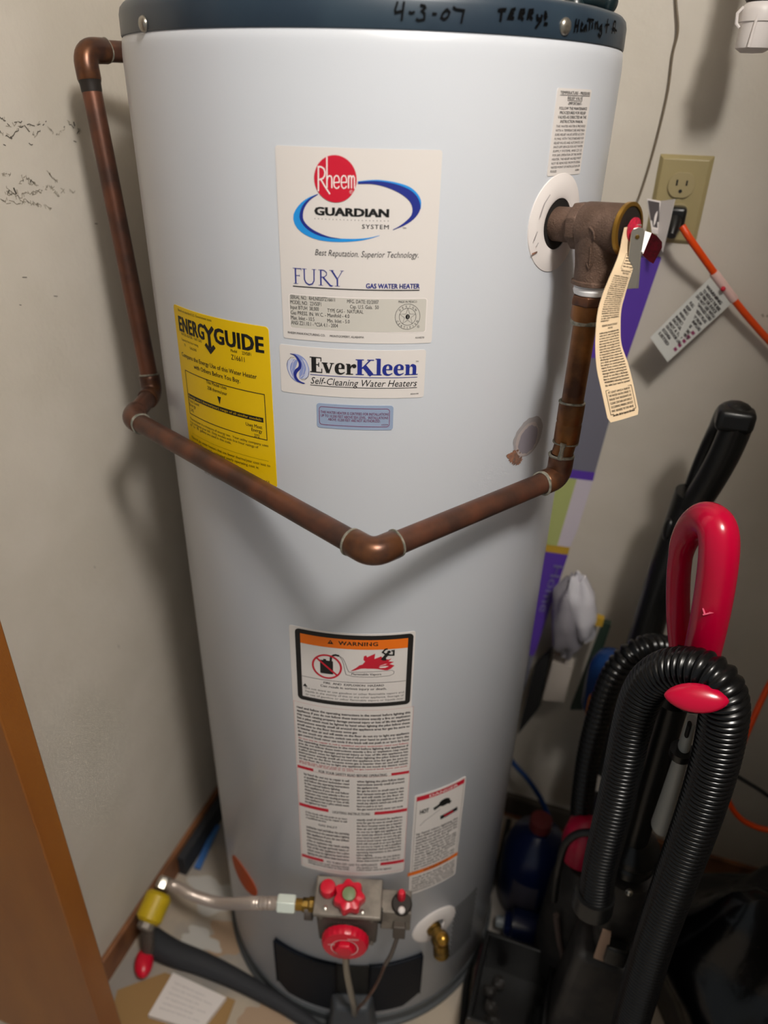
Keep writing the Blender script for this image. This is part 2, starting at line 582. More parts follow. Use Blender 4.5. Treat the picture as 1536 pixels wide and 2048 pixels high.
for px, py in ((-30.9401,1.482), (57.5149,1.486)):
    o = cp(px, RL, py)
    t, e, u = frame_at(px)
    mb = MB().lathe(o, e, [(0.0064, 0), (0.0064, 0.0010), (0.0052, 0.0028), (0.0028, 0.0037), (0, 0.0039)], 20)
    mb.box(o + e * 0.0034, (0.0060, 0.0012, 0.0010), (t, e, u)).box(o + e * 0.0034, (0.0010, 0.0012, 0.0060), (t, e, u))
    mb.build('screw', STEEL, lid)
# handwriting in black marker on the lid
def written(ls, w):
    pr_ = Print()
    for L in ls:
        pr_.stroke(L, w, 0)
    mb = MB()
    pr_.lay_on(mb, cylfn(RL + 0.0006, 0.0002))
    mb.build('marker_writing', MARK, lid)['kind'] = 'stuff'
W_ = 0.0016
written((((0.1076,1.4944),(0.1058,1.4892),(0.1063,1.4874),(0.1111,1.4886)), ((0.1125,1.4947),(0.111,1.4824)), ((0.1163,1.4883),(0.1183,1.4874),(0.1209,1.4883)),
          ((0.1249,1.4929),(0.1283,1.4924),(0.129,1.4912),(0.1263,1.4893),(0.1286,1.4875),(0.1284,1.4838),(0.1241,1.483),(0.122,1.484)), ((0.1345,1.4878),(0.1381,1.4876)),
          ((0.1455,1.4909),(0.1427,1.4881),(0.1417,1.4856),(0.1442,1.4844),(0.147,1.4862),(0.1482,1.4891),(0.1462,1.4909),(0.1439,1.4892)), ((0.1506,1.4928),(0.1532,1.4913),(0.1598,1.4909),(0.1589,1.4871),(0.1582,1.4825))), W_)
written((((0.1886,1.4922),(0.1906,1.4929),(0.1962,1.4934)), ((0.1921,1.4927),(0.1916,1.4854)), ((0.2046,1.4943),(0.201,1.4933),(0.1987,1.4882),(0.204,1.4882)), ((0.1996,1.4908),(0.2034,1.4912)),
          ((0.2084,1.4881),(0.2097,1.4937),(0.2127,1.4941),(0.213,1.4923),(0.2097,1.4906),(0.213,1.4874)), ((0.2171,1.4882),(0.2182,1.4941),(0.2214,1.4945),(0.2216,1.4928),(0.2182,1.4911),(0.2221,1.4883)),
          ((0.2262,1.4922),(0.2275,1.4888),(0.2313,1.4895)), ((0.2313,1.4922),(0.2311,1.4883),(0.2261,1.4829)), ((0.2348,1.495),(0.2354,1.4891)), ((0.2369,1.4932),(0.2349,1.4919),(0.2374,1.4902)), ((0.2346,1.4869),(0.2359,1.4863),(0.2388,1.4863))), 0.0022)
written((((0.2731,1.4923),(0.2725,1.4827)), ((0.2768,1.4921),(0.2768,1.483)), ((0.2723,1.4872),(0.2773,1.4878)), ((0.2809,1.4868),(0.283,1.4888),(0.2813,1.49),(0.2811,1.4852),(0.2843,1.4844)),
          ((0.2879,1.4892),(0.2854,1.4864),(0.287,1.4849),(0.2887,1.4886),(0.2903,1.4845)), ((0.2892,1.493),(0.2997,1.4931)), ((0.2935,1.4931),(0.2942,1.4854)), ((0.2984,1.4912),(0.2987,1.4867)),
          ((0.3028,1.4925),(0.3044,1.487)), ((0.3034,1.4906),(0.3064,1.4924),(0.3089,1.487)), ((0.315,1.4911),(0.3117,1.4889),(0.3144,1.4867),(0.3155,1.4908),(0.3171,1.4846),(0.3153,1.4821),(0.3107,1.4845)),
          ((0.3259,1.4962),(0.3266,1.4855)), ((0.322,1.4913),(0.3311,1.4921)), ((0.34,1.486),(0.3416,1.4954),(0.3458,1.4954),(0.3476,1.4865)), ((0.3399,1.4909),(0.3534,1.4888))), 0.0017)
# lever handle lying on the lid
mb = MB()
ZL0 = ZT + 0.039
HP = [Vector(q) for q in ((0.2019,0.034,1.5223),(0.2195,0.0329,1.5207),(0.2336,0.0303,1.5187),(0.2424,0.0262,1.517))]
mb.tube(catmull(HP, 5), [0.006, 0.006, 0.0062, 0.0065, 0.0068, 0.007, 0.0075, 0.008, 0.0085, 0.009, 0.0092, 0.0094, 0.0094, 0.009, 0.0080, 0.005], 20)
mb.lathe((HP[0].x, HP[0].y, ZT + 0.026), (0, 0, 1), [(0.012, 0), (0.012, 0.016), (0.008, 0.022), (0, 0.022)], 24)
mb.build('lever_handle', mat('teal_black_grip', '152427', 0.3), lid)

# ---- stickers
PAL = [PAPER, INK, INKB, INKL, INKR, INKG, INKV, INKP, INKM, INKO, INKW, PAPERG, YEL, BLUEG, INKRP, GREEN]
(P_PAPER, P_K, P_B, P_L, P_R, P_G, P_V, P_PV, P_M, P_O, P_W, P_PG, P_Y, P_BG, P_PK, P_GR) = range(16)

def sticker(name, rc, rr, base, label, draw, r=R):
    u0, u1, v0, v1 = rc
    mb = MB()
    s = Print()
    s.rect(u0, u1, v0, v1, base, lay=0, rad_=rr)
    s.lay_on(mb, cylfn(r, 0.0004))
    # rim so that the vinyl has a thickness
    k = Print(); k.frame(u0, u1, v0, v1, 0.0001, base, lay=0, rad_=rr)
    n2 = len(k.v) // 2
    f0, f1 = cylfn(r, 0.0004), cylfn(r, -0.0002)
    mb.add([f0(a, b, 0) for a, b, l in k.v[:n2]] + [f1(a, b, 0) for a, b, l in k.v[:n2]], [(i, (i + 1) % n2, n2 + (i + 1) % n2, n2 + i) for i in range(n2)], base)
    p = Print()
    draw(p)
    p.lay_on(mb, cylfn(r, 0.0004))
    o = mb.build(name, PAL, wh, sharp=60)
    o['label'] = label
    return o

def para(p, lines, u0, u1, vtop, lead, h, m, bold=0.0, last=0.6, lay=2):
    v = vtop
    for i, t in enumerate(lines):
        f = u1 if (i < len(lines) - 1 or last is None) else u0 + (u1 - u0) * last
        p.text(t, (u0, v - h, f, h), m, bold=bold, lay=lay)
        v -= lead
    return v

def serif(p, segs, w, m, slabs=(), sw=0.0, lay=3):
    for s_ in segs:
        p.stroke(s_[0], s_[1] * w, m, lay, sub=0.004)
    for a, b in slabs:
        p.stroke([a, b], sw, m, lay)

def draw_main(p):
    T = p.text
    # grey data panel
    a = (0.0156,0.1419,1.243,1.2731)
    p.rect(*a, P_PG, lay=1, rad_=0.002)
    p.frame(a[0] - 0.0008, a[1] + 0.0008, a[2] - 0.0008, a[3] + 0.0008, 0.0006, P_W, lay=1, rad_=0.0025)
    # swoosh
    p.band(((0.0787,1.3699),(0.0904,1.3712),(0.0993,1.3712),(0.1121,1.3694),(0.1222,1.3664),(0.129,1.3614),(0.1326,1.3555),(0.1326,1.349)), ((0.0787,1.3691),(0.0905,1.3701),(0.0993,1.3698),(0.1112,1.3676),(0.1213,1.3641),(0.1275,1.3596),(0.1308,1.3545),(0.1324,1.349)), P_L, 2)
    p.band(((0.0787,1.3694),(0.0895,1.3704),(0.0993,1.3702),(0.1112,1.3682),(0.1213,1.3647),(0.128,1.36),(0.1316,1.3541),(0.132,1.348),(0.1273,1.3414),(0.1194,1.3362),(0.1091,1.332)), ((0.0787,1.3678),(0.0895,1.3681),(0.0984,1.3669),(0.1073,1.3643),(0.1164,1.3601),(0.1229,1.3549),(0.1254,1.3494),(0.1246,1.3442),(0.1202,1.3395),(0.1143,1.3352),(0.1089,1.3324)), P_B, 3)
    p.band(((0.0447,1.3591),(0.0364,1.3558),(0.0291,1.3509),(0.0235,1.344),(0.022,1.3383),(0.0245,1.3317),(0.0313,1.3263),(0.0418,1.3225),(0.0532,1.3211),(0.0657,1.3212),(0.08,1.3226),(0.0901,1.3248),(0.0977,1.3273)), ((0.0444,1.3582),(0.0379,1.3545),(0.0325,1.3501),(0.029,1.3443),(0.029,1.3391),(0.0325,1.3326),(0.0387,1.3282),(0.0471,1.3257),(0.0554,1.3244),(0.0636,1.324),(0.0779,1.3243),(0.0891,1.3255),(0.0977,1.3276)), P_L, 2)
    p.band(((0.0447,1.3592),(0.0374,1.3554),(0.0315,1.3501),(0.0283,1.3433),(0.0282,1.3381),(0.0325,1.332),(0.0408,1.327),(0.0512,1.3244),(0.0636,1.3237)), ((0.0444,1.3582),(0.0382,1.3543),(0.0333,1.3487),(0.0312,1.343),(0.0314,1.3378),(0.0357,1.3328),(0.043,1.3287),(0.0533,1.3253),(0.0636,1.324)), P_B, 3)
    # red roundel with its white lettering
    c = (0.0597,1.371)
    e = (0.0777,1.3715)
    f = (0.0599,1.3891)
    p.ell(c, abs(e[0] - c[0]), abs(f[1] - c[1]), P_R, 4)
    for L, w in ((((0.0452,1.3611),(0.0456,1.3804)), 1.0), (((0.0449,1.38),(0.0481,1.3799),(0.0503,1.3785),(0.0512,1.3759),(0.0508,1.3732),(0.0492,1.3711),(0.0461,1.3701)), 1.0), (((0.0475,1.3704),(0.0509,1.3651),(0.0551,1.3593)), 1.0),
                 (((0.0529,1.3876),(0.0526,1.364)), 1.0), (((0.0527,1.3697),(0.0534,1.3723),(0.0548,1.3734),(0.0562,1.3731),(0.0569,1.3712),(0.0568,1.364)), 0.9),
                 (((0.0585,1.3683),(0.0631,1.3687),(0.0631,1.3714),(0.0619,1.3735),(0.0604,1.3737),(0.059,1.3723),(0.0584,1.3683),(0.0589,1.3653),(0.0605,1.3639),(0.0621,1.3643),(0.0631,1.3658)), 0.8),
                 (((0.0649,1.3686),(0.0692,1.3689),(0.0692,1.3716),(0.0681,1.3737),(0.0665,1.3739),(0.0652,1.3725),(0.0647,1.3686),(0.0652,1.3655),(0.0666,1.3641),(0.0682,1.3645),(0.0692,1.366)), 0.8),
                 (((0.0709,1.3741),(0.0709,1.3642)), 0.9), (((0.0709,1.3712),(0.0716,1.3736),(0.0726,1.374),(0.0734,1.373),(0.0734,1.3643)), 0.8), (((0.0734,1.3712),(0.074,1.3735),(0.0749,1.3739),(0.0758,1.3726),(0.0759,1.3641)), 0.8)):
        p.stroke(L, 0.00115 * w, P_W, 5)
    rc_ = (0.0731,1.3616)
    p.ring(rc_, 0.0014, 0.0014, 0.0002, P_W, 5, 20)
    T('R', (rc_[0] - 0.0005, rc_[1] - 0.0007, rc_[0] + 0.0005, 0.0014), P_W, lay=6)
    T('GUARDIAN', (0.0412,1.3424,0.1055,0.0062), P_K, bold=0.062)
    d0, d1 = (0.0416,1.3394), (0.1048,1.3392)
    for i in range(21):
        q = (d0[0] + (d1[0] - d0[0]) * i / 20, (d0[1] + d1[1]) / 2)
        p.rect(q[0] - 0.0003, q[0] + 0.0003, q[1] - 0.0003, q[1] + 0.0003, P_K, 2)
    T('SYSTEM', (0.0824,1.3327,0.1055,0.0034), P_K, bold=0.01, space=1.15)
    T('TM', (0.1174,1.3329,0.1205,0.0013), P_K, bold=0.01)
    T('Best Reputation. Superior Technology.', (0.0409,1.3091,0.1325,0.0051), P_K, shear=0.28, bold=-0.002)
    # blue serif word
    w = 0.0013
    a, b = (0.0198,1.2833), (0.0665,1.2837)
    k = (b[0] - a[0]) / 430.0
    zb = (a[1] + b[1]) / 2
    hh = 0.0135
    def q(L):
        return [(a[0] + x * k, zb + y * hh) for x, y in L]
    sh = 0.00038
    for L, ww in (([(24, 0), (24, 1)], 1), ([(24, .975), (72, .975)], .4), ([(24, .53), (58, .53)], .4),
                  ([(100, 1), (100, .32), (112, .1), (140, -.02), (168, .06), (182, .26), (184, 1)], .8),
                  ([(240, 0), (240, 1)], 1), ([(240, .975), (268, .97), (288, .84), (288, .68), (270, .55), (240, .52)], .55), ([(258, .53), (320, 0), (335, -.01)], 1),
                  ([(378, 0), (378, .45)], 1), ([(378, .44), (330, 1)], 1), ([(378, .44), (420, 1)], .5)):
        p.stroke(q(L), w * ww, P_B, 3)
    for x0, x1, y in ((5, 45, 0), (2, 74, .99), (80, 120, .99), (166, 202, .99), (220, 258, 0), (220, 262, .99), (325, 345, 0), (356, 398, 0), (312, 350, .99), (402, 432, .99)):
        p.stroke(q([(x0, y), (x1, y)]), sh, P_B, 3)
    for x, y0, y1 in ((73, .86, 1), (58, .46, .6)):
        p.stroke(q([(x, y0), (x, y1)]), sh, P_B, 3)
    l0, l1 = (0.0194,1.2813), (0.1349,1.2807)
    zl = (l0[1] + l1[1]) / 2
    p.rect(l0[0], l1[0], zl - 0.0005, zl + 0.0004, P_K, 2)
    T('GAS WATER HEATER', (0.0863,1.2825,0.1349,0.0041), P_B, bold=0.045)
    T('SERIAL NO.  RHLN0207Z16611', (0.0164,1.2695,0.0584,0.0034), P_K, bold=0.01)
    T('MFG. DATE: 02/2007', (0.0695,1.2688,0.098,0.0032), P_K, bold=0.01)
    T('MODEL NO.  22V50F1', (0.0162,1.2648,0.0457,0.0034), P_K, bold=0.01)
    T('Cap. U.S. Gals.  50', (0.0721,1.2641,0.0981,0.0033), P_K, bold=0.01)
    T('Input BTUH  38,000', (0.0162,1.2603,0.0434,0.0034), P_K, bold=0.01)
    T('TYPE GAS -  NATURAL', (0.0513,1.2597,0.0844,0.0033), P_K, bold=0.01)
    T('Gas PRESS. IN. W.C. - Manifold - 4.0', (0.0163,1.2553,0.0716,0.0034), P_K, bold=0.01)
    T('Max. Inlet - 10.5', (0.0163,1.2506,0.039,0.0035), P_K, bold=0.01)
    T('Min. Inlet - 5.0', (0.0511,1.2504,0.0718,0.0033), P_K, bold=0.01)
    T('ANSI Z21.10.1 - *CSA 4.1 - 2004', (0.0163,1.246,0.0609,0.0035), P_K, bold=0.01)
    T('MADE IN MEXICO', (0.116,1.2698,0.133,0.0021), P_K, bold=0.01)
    c = (0.1249,1.2572)
    rx = 0.0117
    p.ring(c, rx, rx, 0.00035, P_K, 2)
    p.ring(c, rx * 0.68, rx * 0.68, 0.00035, P_K, 2)
    st = [(c[0] + rx * 0.62 * math.cos(PI / 2 + 4 * PI * i / 5), c[1] + rx * 0.62 * math.sin(PI / 2 + 4 * PI * i / 5)) for i in range(5)]
    star = []
    for i in range(10):
        rr = rx * (0.66 if i % 2 == 0 else 0.26)
        star.append((c[0] + rr * math.cos(PI / 2 + PI * i / 5), c[1] + rr * math.sin(PI / 2 + PI * i / 5)))
    p.stroke(star, 0.0003, P_K, 2, closed=True)
    p.ell(c, rx * 0.17, rx * 0.20, P_K, 3, 16)
    p.stroke([(c[0] + rx * .02, c[1] - rx * .12), (c[0] + rx * .02, c[1] + rx * .12)], 0.0003, P_PG, 4)
    for word, a0, a1, inward in (('DESIGN', 140, 40, False), ('CERTIFIED', 205, 335, True)):
        for i, ch in enumerate(word):
            t = rad(a0 + (a1 - a0) * i / (len(word) - 1))
            vs, fs = glyphs(ch, 0.01)
            xm = (min(x for x, y in vs) + max(x for x, y in vs)) / 2
            s_ = 0.0026
            rot = t - PI / 2 if not inward else t + PI / 2
            rad0 = rx * 0.74 if not inward else rx * 0.94
            o = (c[0] + rad0 * math.cos(t), c[1] + rad0 * math.sin(t))
            p.add([(o[0] + math.cos(rot) * (x - xm) * s_ - math.sin(rot) * y * s_, o[1] + math.sin(rot) * (x - xm) * s_ + math.cos(rot) * y * s_) for x, y in vs], fs, P_K, 2)
    r0 = (0.1353,1.248)
    p.ring(r0, 0.0012, 0.0012, 0.0002, P_K, 2, 16)
    T('R', (r0[0] - 0.0004, r0[1] - 0.0006, r0[0] + 0.0005, 0.0011), P_K)
    T('RHEEM MANUFACTURING CO.', (0.0126,1.237,0.049,0.002), P_K, bold=0.01)
    T('MONTGOMERY, ALABAMA', (0.0534,1.2369,0.0851,0.002), P_K, bold=0.01)
    T('AX4570', (0.1328,1.2367,0.1414,0.0017), P_K, bold=0.01)
sticker('rating_label', (0.0079,0.149,1.2321,1.3946), 0.0025, P_PAPER, 'large cream sticker with red roundel, blue swoosh and rating plate', draw_main)

def draw_ever(p):
    T = p.text
    c = (0.0214,1.2038)
    rx, ry = 0.0114, 0.0148
    def loc(L):
        return [(c[0] + x * rx, c[1] + y * ry) for x, y in L]
    def arc(cx, cy, r_, a0, a1, k=14, ky=1.0):
        return [(cx + r_ * math.cos(rad(a0 + (a1 - a0) * i / k)), cy + r_ * ky * math.sin(rad(a0 + (a1 - a0) * i / k))) for i in range(k + 1)]
    p.band(loc([(-.35, .98), (.2, .9), (.7, .62), (.98, .1), (.95, -.35), (.72, -.62)]), loc([(-.35, .98), (.05, .75), (.25, .45), (.28, .1), (.1, -.3), (.12, -.68)]), P_V, 2)
    p.band(loc([(.35, -.98), (-.2, -.9), (-.7, -.6), (-.98, -.1), (-.95, .35), (-.5, .62)]), loc([(.35, -.98), (-.05, -.7), (-.25, -.4), (-.28, -.1), (-.1, .25), (0, .55)]), P_V, 2)
    p.band(loc([(.35, .75), (.72, .5), (.92, 0), (.8, -.5), (.3, -.68)]), loc([(.35, .75), (.6, .4), (.72, 0), (.62, -.35), (.3, -.68)]), P_PV, 3)
    p.band(loc([(-.35, -.75), (-.72, -.5), (-.92, 0), (-.8, .5), (-.3, .62)]), loc([(-.35, -.75), (-.6, -.4), (-.72, 0), (-.6, .3), (-.3, .62)]), P_PV, 3)
    p.band(loc([(-.65, .95), (-.25, .93), (.1, .7), (.33, .35), (.25, 0), (-.02, -.22), (-.15, -.5), (.1, -.8), (.62, -.95)]),
           loc([(-.65, .92), (-.3, .86), (-.05, .62), (.1, .35), (.02, .1), (-.25, -.08), (-.42, -.45), (-.15, -.85), (.45, -1.0)]), P_B, 4)
    p.stroke(loc([(-.98, .1), (-.9, .45), (-.6, .7), (-.25, .72)]), 0.0003, P_G, 4)
    p.stroke(loc([(.98, -.1), (.9, -.45), (.6, -.7), (.25, -.72)]), 0.0003, P_G, 4)
    for k_ in (.55, .8):
        p.stroke(loc([(-.2, .62 - .25 * (k_ - .5)), (-k_ * .75, .35), (-k_, -.1), (-k_ * .7, -.6)]), 0.00025, P_W, 5)
        p.stroke(loc([(.2, -.62 + .25 * (k_ - .5)), (k_ * .75, -.35), (k_, .1), (k_ * .7, .6)]), 0.00025, P_W, 5)
    # heavy serif word, letter by letter
    a, b = (0.0335,1.2022), (0.1368,1.2011)
    kx = (b[0] - a[0]) / 997.0
    hh = 0.0152
    zb = (a[1] + b[1]) / 2
    def q(L):
        return [(a[0] + x * kx, zb + y * hh) for x, y in L]
    U_ = kx
    def st(L, w, m):
        p.stroke(q(L), w * U_, m, 3, sub=0.004)
    K_, B_ = P_K, P_B
    st([(38, 0), (38, 1)], 44, K_); st([(0, .97), (108, .97)], 9, K_); st([(0, .03), (115, .03)], 9, K_); st([(38, .52), (85, .52)], 9, K_)
    st([(106, .99), (106, .74)], 9, K_); st([(112, .01), (112, .28)], 9, K_); st([(84, .38), (84, .66)], 9, K_)
    st([(138, .66), (172, .05)], 34, K_); st([(208, .66), (176, .02)], 12, K_); st([(112, .66), (168, .66)], 9, K_); st([(188, .66), (228, .66)], 9, K_)
    def e_(x, m):
        p.band(q([(x + 92, .36), (x + 90, .58), (x + 56, .72), (x + 14, .62), (x, .34), (x + 14, .06), (x + 56, -.03), (x + 94, .1)]),
               q([(x + 62, .36), (x + 62, .56), (x + 52, .64), (x + 40, .56), (x + 36, .34), (x + 42, .14), (x + 62, .08), (x + 94, .16)]), m, 3)
        st([(x + 36, .37), (x + 92, .37)], 9, m)
    e_(232, K_)
    st([(362, 0), (362, .66)], 34, K_); st([(336, .66), (372, .66)], 9, K_); st([(336, .03), (402, .03)], 9, K_); p.ell(q([(412, .56)])[0], 20 * U_, 20 * U_, K_, 3, 16); st([(375, .4), (392, .6), (410, .64)], 12, K_)
    st([(462, 0), (462, 1)], 42, B_); st([(425, .97), (500, .97)], 9, B_); st([(425, .03), (500, .03)], 9, B_)
    st([(482, .42), (560, .98)], 12, B_); st([(502, .58), (572, 0)], 42, B_); st([(530, .97), (592, .97)], 9, B_); st([(535, .03), (608, .03)], 9, B_)
    st([(635, 0), (635, 1.06)], 36, B_); st([(605, 1.04), (645, 1.04)], 9, B_); st([(605, .03), (664, .03)], 9, B_)
    e_(668, B_); e_(772, B_)
    st([(902, 0), (902, .66)], 34, B_); st([(876, .66), (912, .66)], 9, B_); st([(876, .03), (930, .03)], 9, B_)
    p.band(q([(916, .5), (938, .70), (968, .66), (982, .5), (982, 0)]), q([(916, .42), (930, .56), (944, .52), (948, .42), (948, 0)]), B_, 3); st([(932, .03), (998, .03)], 9, B_)
    l0, l1 = (0.0335,1.1992,0.1368,0.0005), (0.0332,1.1887,0.1369,0.0005)
    p.rect(l0[0], l0[2], l0[1] - 0.0003, l0[1] + 0.0003, P_B, 2)
    T('Self-Cleaning Water Heaters', (0.0338,1.1902,0.1367,0.0066), P_K, shear=0.28)
    p.rect(l1[0], l1[2], l1[1] - 0.0003, l1[1] + 0.0003, P_K, 2)
    T('TM', (0.1343,1.2141,0.1372,0.0013), P_K, bold=0.01)
    T('AX4199', (0.1306,1.1817,0.1386,0.0014), P_K, bold=0.01)
sticker('slogan_label', (0.003,0.1441,1.1784,1.2257), 0.0025, P_PAPER, 'cream sticker with a blue swirl and heavy serif lettering', draw_ever)

def draw_alt(p):
    f = (0.0415,0.1111,1.1484,1.1677)
    p.frame(*f, 0.0005, P_M, 2, rad_=0.003)
    p.text('THIS WATER HEATER IS CERTIFIED FOR INSTALLATIONS', (0.043,1.1606,0.1102,0.0027), P_M, bold=0.01)
    p.text('UP TO 10,200 FEET ABOVE SEA LEVEL.  INSTALLATIONS', (0.0433,1.1568,0.1097,0.0027), P_M, bold=0.01)
    p.text('ABOVE 10,200 FEET ARE NOT AUTHORIZED.', (0.0504,1.1534,0.1021,0.0027), P_M, bold=0.01)
    p.text('AX3739', (0.103,1.15,0.1096,0.0015), P_M, bold=0.01)
sticker('altitude_label', (0.0389,0.1146,1.1451,1.1707), 0.003, P_BG, 'small blue-grey sticker with maroon border and text', draw_alt)

def draw_energy(p):
    T = p.text
    T('Based on standard U.S. Government tests', (-0.1342,1.2355,-0.0768,0.0025), P_K)
    b = (-0.1361,1.2149,-0.0134,0.0149)
    du = b[2] - b[0]
    T('ENERG', (b[0], b[1], b[0] + du * 0.378, b[3]), P_K, bold=0.055, space=1.06)
    T('GUIDE', (b[0] + du * 0.495, b[1], b[2], b[3]), P_K, bold=0.055, space=1.06)
    yx = b[0] + du * 0.437
    p.stroke([(yx - du * .055, b[1] + b[3]), (yx, b[1] + b[3] * .5)], 0.0042, P_K, 3)
    p.stroke([(yx + du * .055, b[1] + b[3]), (yx, b[1] + b[3] * .5)], 0.0042, P_K, 3)
    p.stroke([(yx, b[1] + b[3] * .55), (yx, b[1] - b[3] * .48)], 0.0042, P_K, 3)
    p.stroke([(yx - .0068, b[1] - b[3] * .28), (yx, b[1] - b[3] * .72), (yx + .0068, b[1] - b[3] * .28)], 0.0040, P_K, 3)
    T('WATER HEATER -  NAT GAS', (-0.1333,1.2107,-0.0954,0.0027), P_K)
    T('Capacity: first hour rating', (-0.134,1.2049,-0.1021,0.0026), P_K)
    T('70', (-0.1294,1.1997,-0.1263,0.0026), P_K)
    T('GALLONS', (-0.1183,1.199,-0.106,0.0026), P_K)
    T('Model', (-0.0538,1.2096,-0.0457,0.003), P_K, bold=0.01)
    T('22V50F1', (-0.0396,1.2094,-0.0286,0.0032), P_K, bold=0.01)
    T('Z16611', (-0.0539,1.2019,-0.037,0.005), P_K, bold=0.01)
    T('Compare the Energy Use of this Water Heater', (-0.1375,1.187,-0.0238,0.0046), P_K, bold=0.015)
    T('with Others Before You Buy.', (-0.1144,1.179,-0.0447,0.0047), P_K, bold=0.015)
    f = (-0.1343,-0.0159,1.1223,1.1725)
    p.frame(*f, 0.0008, P_K, 2)
    T('This Model Uses', (-0.0946,1.1679,-0.0639,0.0037), P_K, bold=0.01)
    T('258 therms/year', (-0.0934,1.1616,-0.0637,0.0037), P_K, bold=0.01)
    a = (-0.076,1.1576)
    p.add([(a[0] - .0028, a[1]), (a[0] + .0028, a[1]), (a[0], a[1] - .0085)], [(0, 1, 2)], P_K, 2)
    k = (-0.1327,1.1415,-0.0193,0.0051)
    p.rect(k[0], k[2], k[1], k[1] + k[3], P_K, 2)
    T('Energy use ( therms/year) range of all similar models', (k[0] + .001, k[1] + k[3] * .28, k[2] - .002, k[3] * .5), P_Y, bold=0.01, lay=4)
    T('Uses Least', (-0.1324,1.137,-0.1122,0.0033), P_K)
    T('Energy', (-0.1328,1.1322,-0.1194,0.0034), P_K)
    T('242', (-0.1314,1.1263,-0.1246,0.0034), P_K)
    T('Uses Most', (-0.0415,1.134,-0.0212,0.0037), P_K, bold=0.01)
    T('Energy', (-0.0347,1.1293,-0.0215,0.0038), P_K, bold=0.01)
    T('272', (-0.0317,1.1235,-0.0252,0.0033), P_K, bold=0.01)
    T('Therms/year is a measure of energy use.  Your utility company uses', (-0.1355,1.1152,-0.0153,0.0028), P_K)
    T('it to compute your bill.  Only models with first hour ratings of', (-0.1359,1.1109,-0.0276,0.0028), P_K)
    T('67  to  78  gallons are used in this scale.', (-0.1362,1.1069,-0.0641,0.0029), P_K)
    l = (-0.1341,1.0986,-0.0159,0.0006)
    p.rect(l[0], l[2], l[1], l[1] + .0002, P_K, 2)
    T('Natural gas water heaters that use fewer therms/year cost less to', (-0.1365,1.0922,-0.0144,0.0031), P_K)
    T("operate. This model's estimated yearly operating cost is:", (-0.1366,1.0869,-0.0288,0.0031), P_K)
    T('Cost per therm', (-0.1019,1.0764,-0.0646,0.0037), P_K, bold=0.01)
    T('10 cents   $26        60 cents   $155', (-0.087,1.072,-0.0163,0.0031), P_K)
    T('Ask your salesperson for local rates. Important: removal of this label before purchase', (-0.1157,1.0561,-0.0156,0.002), P_K)
sticker('energy_label', (-0.1446, -0.0077, 1.0684, 1.2405), 0.004, P_Y, 'bright yellow energy rating sticker partly behind the copper pipe', draw_energy)

def draw_notice(p):
    rows = (((0.2635,1.4376,0.3104,0.0023), 'TEMPERATURE - PRESSURE', .02), ((0.2748,1.4336,0.2981,0.0023), 'RELIEF VALVE', .02), ((0.2761,1.4295,0.2981,0.0024), '-IMPORTANT-', .02),
            ((0.2649,1.4258,0.3086,0.0022), 'FOLLOW THE MAINTENANCE', .02), ((0.2663,1.4224,0.3073,0.0022), 'PROCEDURES FOR RELIEF', .02), ((0.2643,1.419,0.3094,0.0022), 'VALVES-AS DIRECTED IN THE', .02), ((0.2686,1.4156,0.3043,0.0022), 'INSTRUCTION MANUAL', .02))
    for f, t, b in rows:
        p.text(t, f, P_K, bold=.012)
    for f in rows[:2]:
        p.rect(f[0][0], f[0][2], f[0][1] - .0010, f[0][1] - .0006, P_G, 2)
    L = ['THIS WATER HEATER IS PROVIDED', 'WITH A TEMPERATURE AND PRES-', 'SURE RELIEF VALVE LISTED AS COM-', 'PLYING WITH THE STANDARD FOR', 'RELIEF VALVES AND AUTOMATIC GAS', 'SHUT-OFF DEVICES FOR HOT WATER', 'SUPPLY SYSTEMS, ANSI Z21.22.', 'FOR SAFE OPERATION OF THE WATER', 'HEATER, THE RELIEF VALVE(S) MUST', 'NOT BE REMOVED FROM ITS DESIG-', 'NATED POINT OF INSTALLATION OR', 'PLUGGED.']
    a, b = (0.2635,1.4121,0.3103,0.002), (0.2631,1.3792,0.3109,0.0021)
    n_ = 10
    for i, t in enumerate(L):
        z_ = a[1] + (b[1] - a[1]) * i / n_
        p.text(t, (a[0], z_, a[2] if i < 11 else a[0] + .009, a[3] * .92), P_G)
    p.text('AX3000-4', (a[2] - .008, a[1] + (b[1] - a[1]) * 1.1, a[2], a[3] * .8), P_G, bold=.01)
sticker('valve_notice_label', (0.2597,0.3132,1.373,1.442), 0.002, P_PAPER, 'narrow white sticker of small capitals above the relief valve', draw_notice)

